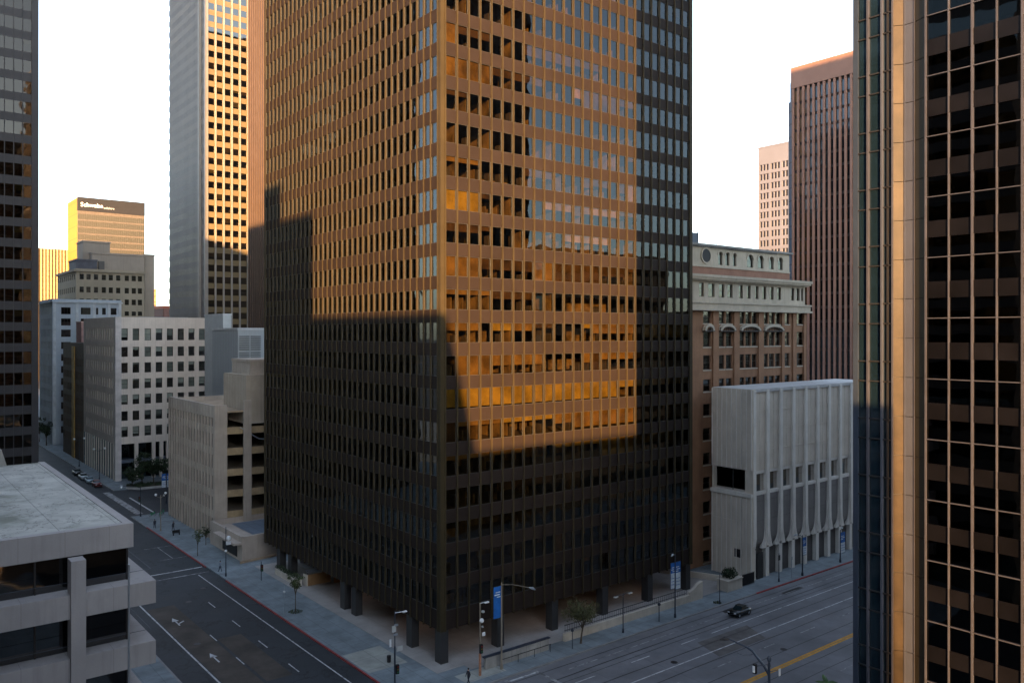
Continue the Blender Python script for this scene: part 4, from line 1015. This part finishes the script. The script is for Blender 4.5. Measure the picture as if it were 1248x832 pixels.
def lamp(label, u, v, h, pm, arm=None, ar=.09, group='street lamps along the kerbs', heads='cobra', top=True):
    t = thing('street_lamp', label, 'street lamp', (u,v,KH), group)
    b = MB(); b.tube([(u,v,KH),(u,v,KH+.5),(u,v,KH+.55),(u,v,KH+h)], [ar*1.9,ar*1.7,ar*1.05,ar*.7]); b.build('pole', pm, t)
    if arm:
        dx, dy, up = arm; b = MB()
        b.tube([(u,v,KH+h-.25),(u+dx*.4,v+dy*.4,KH+h+up*.7-.1),(u+dx,v+dy,KH+h+up)], .04); b.build('arm', pm, t)
        b = MB(); L_ = math.hypot(dx,dy); ex, ey = dx/L_, dy/L_
        b.tube([(u+dx-ex*.1,v+dy-ey*.1,KH+h+up),(u+dx+ex*.3,v+dy+ey*.3,KH+h+up+.02),(u+dx+ex*.75,v+dy+ey*.75,KH+h+up-.06)], [.07,.15,.06]); b.build('lamp_head', M['steel'], t)
    return t
def globe(t, x, y, z, r=.22):
    b = MB(); b.ball((x,y,z), r); b.build('globe', surf('globe_glass', (.75,.78,.8), .3, var=.02), t, smooth=True)
def sign_box(t, name, x, y, z, w, h, d, m):
    b = MB(); b.box(x-w/2,x+w/2,y-d/2,y+d/2,z,z+h); return b.build(name, m, t)
def signal(t, x, y, z, dx=0, dy=-1):
    b = MB(); b.box(x-.17,x+.17,y-.14,y+.14,z,z+1.0); h = b.build('signal_head', M['black'], t)
    for k, c in enumerate(((.02,.12,.06),(.14,.09,.01),(.16,.01,.01))):
        b = MB(); b.tube([(x+dx*.14,y+dy*.14,z+.2+.3*k),(x+dx*.19,y+dy*.19,z+.2+.3*k)],.1,10); b.build('lens', surf('lens%d'%k, c, .3), h)

t = lamp('tall tan street lamp with a blue banner, long arm over the street', 57.8,74.1,9.9,M['polel'],(.6,-4.4,.35),.1)
banner(t, 57.8, 74.1, 6.1, 9.7, 'u', 1.15, side=-1); b = MB(); b.box(57.45,57.62,74.13,74.15,6.3,9.3); b.build('banner_edge', M['bannerw'], t)
t = lamp('dark street lamp with a blue and white banner before the plaza pillar', 86.6,72.8,8.6,M['pole'],(-.9,-.4,.15),.09)
banner(t, 86.6, 72.8, 3.9, 7.6, 'u', 1.1, lower=.6, side=1); banner(t, 86.6, 72.8, 4.1, 7.6, 'u', .9, lower=.6, side=-1)
t = lamp('dark street lamp with a narrow blue banner in front of the ribbed concrete block', 117.3,72.7,6.4,M['pole'],(-1.2,.2,.2),.1)
banner(t, 117.3, 72.7, 3.3, 6.1, 'u', 1.1, lower=.5, side=1)
t = lamp('dark street lamp with a bright blue banner at the right end of the concrete block', 129,72.9,5.4,M['pole'],(1.,.3,.1),.1)
banner(t, 129, 72.9, 1.6, 5.1, 'u', 1.5, lower=.5, side=1)
t = lamp('short dark twin armed lamp post beside the railing wall', 77,73.3,5.1,M['pole'],None,.07)
for sgn_ in (-1,1):
    b = MB(); b.tube([(77,73.3,KH+4.8),(77+sgn_*.7,73.3,KH+5.0),(77+sgn_*1.3,73.3,KH+4.9)],.04); b.build('arm', M['pole'], t); sign_box(t,'lamp_head',77+sgn_*1.3,73.3,KH+4.75,.6,.16,.3,M['frame_w'])
t = lamp('plain dark post with a small planted base on the right street kerb', 95.9,72.5,4.2,M['pole'],None,.06)
b = MB(); leaves(b, (95.9,72.9,KH+.1), .6, 90, .1, rr, .3); b.build('plant_base', M['grass'], t)
t = lamp('dark post standing before the doorway of the concrete block', 111.6,73.2,4.4,M['pole'],None,.08); sign_box(t,'sign_plate',111.6,73.15,KH+3.3,.5,.8,.05,M['black'])
t = lamp('white globe lamp at the driveway by the beige annex', 45.7,129.6,7.8,M['pole'],None,.08)
globe(t,45.7,129.6,KH+4.0,.2); globe(t,46.1,129.5,KH+6.0,.36); sign_box(t,'sign_box',46.0,129.3,KH+5.0,.7,.5,.3,M['offw'])
t = lamp('slim steel post with a small round lamp beside the young tree', 45.6,106.7,4.1,M['steel'],None,.04); globe(t,45.6,106.7,KH+3.2,.16)
t = lamp('twin globe lamp among the pedestrians near the ribbed garage', 46.2,167,7.0,M['polel'],None,.08)
for sgn_ in (-1,1):
    b = MB(); b.tube([(46.2,167,KH+6.4),(46.2+sgn_*.9,167+sgn_*.3,KH+6.9)],.04); b.build('arm', M['polel'], t); globe(t,46.2+sgn_*1.,167+sgn_*.35,KH+7.2,.24)
t = lamp('dark signal lamp at the far intersection corner', 46.6,183,6.2,M['pole'],(-3.2,1.5,.3),.09); globe(t,43.2,184.6,KH+6.2,.22)
signal(t,46.3,182.8,KH+3.2,0,-1)
t = lamp('twin globe lamp in front of the beige office building arcade', 49.9,236,8.0,M['pole'],None,.09)
for sgn_ in (-1,1):
    b = MB(); b.tube([(49.9,236,KH+7.4),(49.9+sgn_*1.2,236,KH+7.8)],.05); b.build('arm', M['pole'], t); globe(t,49.9+sgn_*1.3,236,KH+8.,.3)
t = lamp('far twin globe lamp along the left street, past the beige arcade', 50.1,262,8.0,M['pole'],None,.09)
for sgn_ in (-1,1):
    b = MB(); b.tube([(50.1,262,KH+7.4),(50.1+sgn_*1.2,262,KH+7.8)],.05); b.build('arm', M['pole'], t); globe(t,50.1+sgn_*1.3,262,KH+8.,.3)
t = lamp('banner lamp with paired blue banners behind the garage corner', 54.6,193,7.6,M['pole'],None,.08)
banner(t,54.6,193,3.8,6.9,'u',1.0,lower=.5,side=1); banner(t,54.6,193,3.8,6.9,'u',1.0,lower=.5,side=-1); globe(t,54.1,193,KH+1.9,.2); globe(t,56,193,KH+1.9,.2)
t = lamp('slim steel mast rising in front of the low precast office', uat(157,49.2),49.2,25.6,M['steel'],None,.075)
# signal poles at the corner
t = thing('signal_pole', 'pole hung with pale signs and cameras at the street corner, white boxes halfway up', 'signal pole', (45.9,77.8,KH))
b = MB(); b.tube([(45.9,77.8,KH),(45.9,77.8,4.5)],.1); b.tube([(45.9,77.8,4.5),(45.9,77.8,8.3)],.06); b.build('pole', M['pole'], t)
b = MB(); b.tube([(45.9,77.8,8.1),(46.9,77.4,8.2)],.05); b.build('arm', M['steel'], t); sign_box(t,'lamp_head',46.9,77.4,8.1,.5,.12,.25,M['offw'])
for n_, x, z, w_, h_, m_ in (('sign_plate',45.7,6.1,.5,.7,M['frame_w']),('camera_box',46.0,6.7,.4,.25,M['steel']),('sign_plate',45.25,4.6,.22,.8,M['offw']),('sign_plate',46.4,3.9,.75,.5,M['frame_w']),('camera_box',45.9,5.7,.5,.2,M['steel'])): sign_box(t,n_,x,77.65,z,w_,h_,.12,m_)
signal(t,46.1,77.6,1.5,0,-1)
t = thing('signal_pole', 'pole with an orange wrapped base and small white signs beside the blue banner lamp', 'signal pole', (54.8,74.2,KH))
b = MB(); b.tube([(54.8,74.2,KH),(54.8,74.2,8.3)],.07); b.build('pole', M['polel'], t)
b = MB(); b.tube([(54.8,74.2,KH),(54.8,74.2,2.6)],.15); b.build('wrapped_base', M['poler'], t)
b = MB(); b.tube([(54.8,74.2,8.25),(55.5,73.9,8.35)],.05); b.build('arm', M['steel'], t); sign_box(t,'lamp_head',55.5,73.9,8.25,.55,.12,.25,M['offw'])
globe(t,54.95,74.1,6.3,.26); sign_box(t,'sign_plate',55.2,74.05,4.55,.42,.42,.06,M['offw']); sign_box(t,'sign_plate',55.0,74.05,5.5,.2,.2,.2,M['frame_w']); sign_box(t,'camera_box',55.1,74.05,7.2,.25,.2,.3,M['frame_w'])
signal(t,54.8,74.0,2.7,0,-1)
t = thing('signal_pole', 'short dark pedestrian signal post by the driveway, beside the first black column', 'signal pole', (49.2,123.9,KH))
b = MB(); b.tube([(49.2,123.9,KH),(49.2,123.9,3.1)],.06); b.build('pole', M['pole'], t); signal(t,49.25,123.8,1.6,0,-1)
t = thing('parking_meter', 'short dark meter post on the pavement below the cream wall', 'parking meter', (83.7,73.1,KH))
b = MB(); b.tube([(83.7,73.1,KH),(83.7,73.1,2.3)],.06); b.build('post', M['pole'], t); b = MB(); b.ball((83.7,73.1,2.45),.22); b.build('head', M['pole'], t)
t = thing('parking_meter', 'dark meter post beneath the small round plaza tree', 'parking meter', (68.2,73.4,KH))
b = MB(); b.tube([(68.2,73.4,KH),(68.2,73.4,2.3)],.05); b.build('post', M['pole'], t); b = MB(); b.ball((68.2,73.4,2.4),.2); b.build('head', M['pole'], t)
t = thing('parking_meter', 'slim meter post in front of the concrete block ribs', 'parking meter', (114.6,72.9,KH))
b = MB(); b.tube([(114.6,72.9,KH),(114.6,72.9,3.4)],.05); b.build('post', M['steel'], t); sign_box(t,'head',114.6,72.85,3.1,.35,.45,.06,M['frame_w'])
# big lamp in the lower right
LX, LY = 55.4, 37.2
t = thing('street_lamp', 'large dark street lamp with a long curving arm over the wide street, nearest lamp', 'street lamp', (LX,LY,KH))
b = MB(); b.tube([(LX,LY,KH),(LX,LY,1.),(LX,LY,12.9)],[.25,.16,.1]); b.build('pole', M['pole'], t)
b = MB(); b.ball((LX,LY,13.35),.17,sz=1.5); b.tube([(LX,LY,12.8),(LX,LY,13.1)],[.14,.08]); b.build('finial', M['pole'], t)
def atpx(px, py, v): 
    u = uat(px,v); return (u, v, zat(px,py,v=v))
pts = [(LX,LY,12.1)] + [atpx(*a) for a in ((932,812,37.6),(924,802,38.2),(917,793,38.8),(910,788,39.3),(900,783.5,39.9),(889,778.5,40.6))]
b = MB(); b.tube(pts, [.12,.11,.1,.09,.08,.06,.05]); b.build('arm', M['pole'], t)
b = MB(); e = Vector(pts[-1]); b.tube([e, e+Vector((-.25,.3,.02)), e+Vector((-.6,.5,-.04))], [.06,.16,.05]); b.build('lamp_head', M['black'], t)
b = MB(); b.tube([atpx(917,797,38.8),atpx(906,798,39.2),atpx(898,795,39.6)], .03); b.build('stay', M['pole'], t)
p = atpx(920,820,37.6); b = MB(); b.box(p[0]-.12,p[0]+.12,p[1]-.12,p[1]+.12,p[2],p[2]+.75); sh_ = b.build('signal_head', M['black'], t)
b = MB(); b.box(p[0]-.16,p[0]-.12,p[1]-.1,p[1]+.1,p[2]+.1,p[2]+.6); b.build('lens_plate', M['offw'], sh_)
b = MB(); b.tube([(LX,LY,p[2]+.5),(p[0],p[1],p[2]+.55)],.03); b.build('stay', M['pole'], t)
p = atpx(950,823,37.); b = MB(); b.box(p[0]-.13,p[0]+.13,p[1]-.02,p[1]+.02,p[2],p[2]+.55); b.build('sign_plate', M['offw'], t)
b = MB(); b.tube([(LX,LY,p[2]+.5),(p[0],p[1],p[2]+.52)],.025); b.build('stay', M['pole'], t)
# palm at the bottom edge
px_, py_, pz_ = atpx(1007,829,33.8)
t = thing('palm_tree', 'bright green palm crown at the foot of the dark glass tower', 'tree', (px_,py_,KH))
b = MB(); b.tube([(px_,py_,KH),(px_+.1,py_,pz_*.5),(px_,py_,pz_-.2)],[.22,.17,.15]); b.build('trunk', M['bark'], t)
b = MB(); rr = random.Random(9)
for i in range(22):
    a = rr.uniform(0,6.28); L_ = rr.uniform(.8,1.3); up = rr.uniform(.1,.9); prev = Vector((px_,py_,pz_-.2)); dr = Vector((math.cos(a),math.sin(a),up)).normalized(); sd = Vector((-math.sin(a),math.cos(a),0))
    for q in range(6):
        nx = prev+dr*L_/6; dr.z -= .17; dr.normalize(); w0 = .05+.13*math.sin(math.pi*q/6); w1 = .05+.13*math.sin(math.pi*(q+1)/6)
        b.face([prev-sd*w0+Vector((0,0,-w0*.5)), prev, nx, nx-sd*w1+Vector((0,0,-w1*.5))]); b.face([prev, prev+sd*w0+Vector((0,0,-w0*.5)), nx+sd*w1+Vector((0,0,-w1*.5)), nx]); prev = nx
b.build('crown', surf('palm_leaf', (.05,.11,.025), .6, var=.3, scale=2), t)

# ------------------------------------------------------------------ trees
def tree(label, u, v, h, r, seed, n=700, sz=.13, mat=M['leaf'], thin=.3, group=None, trunk=.1, lean=0):
    rr = random.Random(seed); t = thing('street_tree', label, 'tree', (u,v,KH), group)
    b = MB(); hz = KH+h*thin; b.tube([(u,v,KH),(u+lean*.4,v,hz*.6),(u+lean,v,hz)],[trunk,trunk*.8,trunk*.65],7); crown = MB(); cl = []
    for i in range(9):
        a = i*2.4+rr.uniform(-.4,.4); rad = r*rr.uniform(.35,.85); zz = hz+(h-h*thin)*rr.uniform(.25,.92)
        e = Vector((u+lean+rad*math.cos(a), v+rad*math.sin(a), zz)); m_ = Vector((u+lean+rad*.4*math.cos(a), v+rad*.4*math.sin(a), hz+(zz-hz)*.6))
        b.tube([(u+lean,v,hz-.1),m_,e],[trunk*.5,trunk*.3,.015],5); cl.append((e, r*rr.uniform(.3,.5)))
        cl.append((m_+Vector((0,0,.3)), r*rr.uniform(.25,.4)))
    b.build('trunk', M['bark'], t)
    for c, cr in cl: leaves(crown, c, cr, int(n/len(cl)), sz, rr, .8)
    crown.build('crown', mat, t); return t
t = tree('slender young street tree in a grassy pit before the black columns', 47.4,107.1,5.3,1.2,1,800,.1,thin=.45,trunk=.07)
b = MB(); leaves(b, (47.4,107.1,KH+.05), .95, 260, .08, random.Random(4), .12); b.build('grass_pit', M['grass'], t)
tree('small round olive green tree in front of the plaza wall', 70.2,74.0,5.7,2.6,2,2600,.12,mat=surf('olive_leaf', (.075,.08,.03), .7, var=.5, scale=1.2),thin=.32,trunk=.13,lean=.3)
tree('little street tree beside the ribbed garage wall', 46,144.3,4.8,1.0,3,320,.12,thin=.4,trunk=.07)
tree('small dark tree close against the garage ribs', 49.6,151,3.6,1.1,31,300,.12,mat=M['leafd'],thin=.3,trunk=.07)
for i, (px, v, h, lab) in enumerate(((161,219,5.5,'low bushy tree, leftmost in the planting bed by the beige office'),(173,221,9.0,'tallest dark tree in the planting bed by the beige office'),(187,222,7.5,'dark tree right of the tallest one in the planting bed'),(200,220.5,6.4,'dark tree at the garage end of the planting bed'))):
    tree(lab, uat(px,v), v, h, 2.6, 40+i, 1100, .24, mat=M['leafd'], thin=.2, group='trees in the corner planting bed', trunk=.16)
b = MB(); x0, x1 = 52, 78
b.prism([(x0,217.6),(x0+2.5,214.8),(x1,213),(x1,221),(x0+1,221)], .0, .45); b.build('planting_bed', surf('soil_bed', (.05,.05,.03), .9, var=.3)); bpy.data.objects['planting_bed']['kind'] = 'structure'
b = MB(); P_ = [(x0,217.6),(x0+2.5,214.8),(x1,213)]
for p, q in zip(P_, P_[1:]): b.prism([(p[0],p[1]-.3),(q[0],q[1]-.3),(q[0],q[1]),(p[0],p[1])], 0, .55)
struct('kerb', b, surf('pale_kerb', (.42,.42,.41), .8))
b = MB(); rr = random.Random(12)
for i in range(40): leaves(b, (rr.uniform(53,76),rr.uniform(215.6,220),.7), .7, 60, .14, rr, .6)
o = b.build('shrubbery', M['leafd'], None, (64,217,.5)); tag(o, 'dark low shrubbery filling the corner planting bed', 'shrubbery'); o['kind'] = 'stuff'
for i, (px, v, h) in enumerate(((57,372,9),(75,330,9),(81,318,8))):
    tree(('distant street tree at the end of the left street','dark street tree before the pale blue building','dark street tree between the pale blue and dark brown buildings')[i], 50.3+.2*i, v, h, 2.6, 60+i, 600, .3, mat=M['leafd'], thin=.3, group='distant street trees', trunk=.16)

# ------------------------------------------------------------------ vehicles
def car(label, u, v, ang, L_, W_, H_, paint, kind='sedan'):
    t = thing('parked_car' if 'parked' in label else 'moving_car', label, 'car', (u,v,.012)); t.rotation_euler = (0,0,ang)
    base = Vector((u,v,.012))
    def B(b, name, m, par=t, **k):
        me_ = MB(); me_.v = [tuple(Vector(p)+parent_base(par)) for p in b.v]; me_.f = b.f; me_.m = b.m; return me_.build(name, m, par, **k)
    h = H_; l = L_/2; w = W_/2; bm = bmesh.new()
    # lofted body: stations from nose to tail, each a rounded section
    if kind == 'sedan': st = [(-l,.32,.55,.82),(-l*.93,.2,.62,.93),(-l*.62,.17,.66,1.),(-l*.33,.17,.68,1.),(l*.2,.17,.69,1.),(l*.6,.17,.71,1.),(l*.92,.2,.68,.94),(l,.34,.6,.84)]
    else: st = [(-l,.32,.6,.84),(-l*.92,.2,.68,.95),(-l*.6,.18,.72,1.),(-l*.3,.18,.74,1.),(l*.2,.18,.75,1.),(l*.65,.18,.76,1.),(l*.95,.22,.76,.95),(l,.34,.7,.9)]
    b = MB(); rings = []
    for x, zl, zh, ws in st:
        z0, z1 = zl*h/1.0*.72, zh*h*.95; ww = w*ws; k = len(b.v)
        b.v += [(x,-ww*.92,z0),(x,-ww,z0+.12),(x,-ww,z0+(z1-z0)*.65),(x,-ww*.9,z1),(x,0,z1+.03),(x,ww*.9,z1),(x,ww,z0+(z1-z0)*.65),(x,ww,z0+.12),(x,ww*.92,z0)]; rings.append(k)
    for r0, r1 in zip(rings, rings[1:]):
        for j in range(8): b.f.append((r0+j,r0+j+1,r1+j+1,r1+j)); b.m.append(0)
        b.f.append((r0+8,r0,r1,r1+8)); b.m.append(0)
    b.f.append(tuple(rings[0]+j for j in range(9))); b.m.append(0); b.f.append(tuple(rings[-1]+j for j in range(8,-1,-1))); b.m.append(0)
    B(b, 'body', paint, smooth=True)
    b = MB(); zt = h; zb = st[3][2]*h*.93
    x0, x1, x2, x3 = (-l*.36,-l*.1,l*.38,l*.68) if kind == 'sedan' else (-l*.4,-l*.16,l*.72,l*.93)
    b.v += [(x0,-w*.86,zb),(x0,w*.86,zb),(x1,-w*.7,zt),(x1,w*.7,zt),(x2,-w*.7,zt),(x2,w*.7,zt),(x3,-w*.84,zb),(x3,w*.84,zb)]
    for f in ((0,1,3,2),(4,5,7,6),(0,2,4,6),(1,7,5,3)): b.f.append(f); b.m.append(0)
    B(b, 'window_band', surf('car_glass', (.02,.035,.04), .1, spec=.8, var=.02))
    b = MB(); b.box(x1-.03,x2+.03,-w*.72,w*.72,zt-.02,zt+.03); B(b, 'roof', paint)
    for x in (-l*.62,l*.6):
        for s_ in (-1,1):
            b = MB(); b.tube([(x,s_*(w-.18),.3),(x,s_*(w+.005),.3)],.3,14); wo = B(b,'wheel',M['black']); b = MB(); b.tube([(x,s_*(w+.004),.3),(x,s_*(w+.02),.3)],.17,10); B(b,'rim',M['steel'],wo)
    for s_ in (-1,1):
        b = MB(); b.box(-l-.01,-l+.1,s_*w*.62-.16,s_*w*.62+.16,.5*h*.9,.5*h*.9+.13); B(b,'headlight',M['offw'])
        b = MB(); b.box(l-.1,l+.01,s_*w*.62-.16,s_*w*.62+.16,.52*h,.52*h+.12); B(b,'tail_light',surf('tail_red',(.3,.02,.02),.4))
    return t
car('black sedan driving alone on the wide right street', 94.6, 68.2, 0, 3.5, 1.6, 1.25, surf('black_paint', (.008,.014,.017), .25, var=.05, spec=.5))
car('dark red car parked at the far corner of the left street', 47.2, 226, math.pi/2, 4.0, 1.75, 1.5, surf('red_paint', (.2,.03,.03), .35, var=.05, spec=.7), 'suv')
car('white car parked on the left street, in front of a blue one', 46.9, 240, math.pi/2, 4.3, 1.8, 1.45, surf('white_paint', (.6,.65,.68), .35, var=.05, spec=.7))
car('pale blue car parked just behind the red car', 47.0, 233, math.pi/2, 4.3, 1.8, 1.45, surf('bluish_paint', (.3,.4,.46), .35, var=.05, spec=.7))
car('dark car parked behind the white one on the left street', 46.9, 248, math.pi/2, 4.3, 1.8, 1.5, surf('dark_paint', (.03,.03,.035), .35, var=.05, spec=.7), 'suv')

# green bicycles at the corner
def bicycle(label, u, v, ang):
    t = thing('bicycle', label, 'bicycle', (u,v,KH), 'green bicycles parked at the intersection'); c_, s_ = math.cos(ang), math.sin(ang)
    def q(x, z): return (u+x*c_, v+x*s_, KH+z)
    for x in (-.55,.55):
        b = MB(); pts = [q(x+.33*math.cos(2*math.pi*i/14), .34+.33*math.sin(2*math.pi*i/14)) for i in range(15)]; b.tube(pts, .03, 5); b.build('wheel', M['black'], t)
    b = MB()
    for p_ in (((-.55,.34),(-.15,.75)),((-.15,.75),(.4,.8)),((-.15,.8),(0,.3)),((0,.3),(.42,.75)),((-.55,.34),(0,.3)),((.55,.34),(.38,.95))): b.tube([q(*p_[0]),q(*p_[1])], .06, 6)
    b.tube([q(-.55,.72),q(-.1,.5)],.12,5); b.build('frame', surf('green_paint', (.0,.2,.08), .4, var=.1), t)
    b = MB(); b.tube([q(-.3,.86),q(-.05,.9)],.07,6); b.build('saddle', M['black'], t)
    b = MB(); x, y, z = q(.38,1.0); b.tube([(x-s_*.3,y+c_*.3,z),(x+s_*.3,y-c_*.3,z)],.03,6); b.build('handlebar', M['black'], t)
for i, (u, v, lab) in enumerate(((48.6,181.5,'green bicycle nearest the signal lamp at the intersection'),(49.9,180.4,'green bicycle in the middle of the parked pair and garage'),(51.0,182.4,'green bicycle standing against the garage end'))): bicycle(lab, u, v, .4+.5*i)
b = MB(); b.box(46.9,48.3,161.6,162.0,KH+.42,KH+.5); b.box(46.9,48.3,161.95,162.02,KH+.5,KH+.95); b.box(47.0,47.1,161.6,162,KH,KH+.42); b.box(48.1,48.2,161.6,162,KH,KH+.42)
one('street_bench', 'small dark bench on the pavement beside the ribbed garage', 'bench', b, M['black'], (47.6,161.8,KH))
b = MB(); b.tube([(48.7,83.9,KH),(48.7,83.9,KH+.75),(48.7,83.9,KH+.8)],[.22,.25,.12],10)
one('litter_bin', 'small dark bin on the pale pavement slab', 'bin', b, M['black'], (48.7,83.9,KH))

# ------------------------------------------------------------------ people
def clothes(name, top, legs):
    m, nt, out = newmat(name); N = nt.nodes; L = nt.links; b = N.new('ShaderNodeBsdfPrincipled'); L.new(b.outputs[0], out.inputs[0]); b.inputs['Roughness'].default_value = .85
    tc = N.new('ShaderNodeTexCoord'); sx = N.new('ShaderNodeSeparateXYZ'); L.new(tc.outputs['Object'], sx.inputs[0]); cr = N.new('ShaderNodeValToRGB'); cr.color_ramp.interpolation = 'CONSTANT'
    mr = N.new('ShaderNodeMath'); mr.operation = 'MULTIPLY'; mr.inputs[1].default_value = .5; L.new(sx.outputs[2], mr.inputs[0]); L.new(mr.outputs[0], cr.inputs[0]); e = cr.color_ramp.elements
    e[0].position = 0; e[0].color = (.02,.02,.02,1); e[1].position = .04; e[1].color = (*legs,1)
    for p_, c_ in ((.46,top),(.755,(.35,.2,.14))): x = e.new(p_); x.color = (*c_,1)
    L.new(cr.outputs[0], b.inputs['Base Color']); return m
def person(label, u, v, ang, top, legs, h=1.75, walk=.25, group=None):
    vs_ = [(0,0,.95),(0,0,1.18),(0,0,1.4),(0,0,1.5),(.02,0,1.58),(.03,0,1.7),
           (0,.1,.9),(walk*.4,.1,.5),(walk,.1,.08),(walk+.14,.1,.04),(0,-.1,.9),(-walk*.2,-.1,.5),(-walk*.9,-.1,.1),(-walk*.9+.14,-.1,.05),
           (0,.19,1.4),(-.08,.25,1.13),(.03,.25,.9),(.07,.25,.8),(0,-.19,1.4),(.08,-.25,1.13),(.16,-.25,.92),(.2,-.25,.83)]
    ed = [(0,1),(1,2),(2,3),(3,4),(4,5),(0,6),(6,7),(7,8),(8,9),(0,10),(10,11),(11,12),(12,13),(2,14),(14,15),(15,16),(16,17),(2,18),(18,19),(19,20),(20,21)]
    rad = [.15,.14,.15,.06,.09,.085,.1,.07,.05,.04,.1,.07,.05,.04,.075,.05,.04,.035,.075,.05,.04,.035]
    me = bpy.data.meshes.new('person'); k = h/1.75; me.from_pydata([tuple(x*k for x in p) for p in vs_], ed, [])
    o = bpy.data.objects.new('person', me); C.objects.link(o); o.location = (u,v,KH); o.rotation_euler = (0,0,ang)
    md = o.modifiers.new('skin','SKIN'); md.use_smooth_shade = True
    if not me.skin_vertices: 
        pass
    for i, r_ in enumerate(rad): me.skin_vertices[0].data[i].radius = (r_*k*(.8 if i < 3 else 1), r_*k)
    me.skin_vertices[0].data[0].use_root = True
    sb = o.modifiers.new('sub','SUBSURF'); sb.levels = 1; sb.render_levels = 1
    me.materials.append(clothes('clothes', top, legs)); tag(o, label, 'person', group)
    hb = MB(); hb.ball((.0,0,1.72*k),.1*k); ho = hb.build('hair', surf('dark_hair', (.02,.015,.012), .8)); ho.parent = o; return o
person('person in dark clothes walking at the street corner below the retaining wall', 52.4, 73.1, math.pi, (.02,.02,.03), (.012,.014,.03))
person('person in dark clothes on the pavement nearest the twin globe lamp', 45.9, 170.0, 1.6, (.02,.025,.04), (.015,.018,.03))
person('person in a dark coat walking close to the garage ribs', 48.2, 165.8, 1.9, (.03,.03,.045), (.02,.02,.03))
person('person in pale blue top standing by the driveway signal lamp', 44.95+.9, 132.6, 2.2, (.2,.24,.3), (.05,.06,.09))

# ------------------------------------------------------------------ camera, light, world
cam = bpy.data.cameras.new('camera'); co = bpy.data.objects.new('camera', cam); C.objects.link(co); SC.camera = co
co.location = (0,0,HC); co.rotation_euler = (math.pi/2, 0, -math.atan2(FU,FV))
cam.lens = 36*F_/1248; cam.sensor_width = 36; cam.shift_y = -11/1248; cam.clip_end = 6000; cam.clip_start = .5
EL = math.radians(9.0)
tx, ty = .54, .84; n_ = math.hypot(tx,ty); tx/=n_; ty/=n_
sl = bpy.data.lights.new('sun','SUN'); so = bpy.data.objects.new('sun', sl); C.objects.link(so); so.location = (-60,-60,200)
so.rotation_euler = Vector((tx*math.cos(EL), ty*math.cos(EL), -math.sin(EL))).to_track_quat('-Z','Y').to_euler()
sl.energy = 4.5; sl.angle = math.radians(.53); sl.color = (1., .54, .21)
w = bpy.data.worlds.new('World'); SC.world = w; w.use_nodes = True; nt = w.node_tree
bg = nt.nodes['Background']; sky = nt.nodes.new('ShaderNodeTexSky'); sky.sky_type = 'NISHITA'; sky.sun_disc = False
sky.sun_elevation = EL; sky.sun_rotation = math.atan2(-tx,-ty); sky.altitude = 100; sky.air_density = 1; sky.dust_density = 1.0; sky.ozone_density = 2.5
hs = nt.nodes.new('ShaderNodeHueSaturation'); hs.inputs['Saturation'].default_value = .62
nt.links.new(sky.outputs[0], hs.inputs['Color']); nt.links.new(hs.outputs[0], bg.inputs[0]); bg.inputs[1].default_value = .15
vs = SC.view_settings; vs.view_transform = 'Standard'; vs.look = 'None'; vs.exposure = 2.42; vs.gamma = 1; vs.use_curve_mapping = False
SC.render.engine = 'CYCLES'; cy = SC.cycles
cy.use_denoising = True; cy.max_bounces = 7; cy.diffuse_bounces = 4; cy.glossy_bounces = 4; cy.transparent_max_bounces = 16; cy.caustics_reflective = False; cy.caustics_refractive = False
cy.sample_clamp_indirect = 6
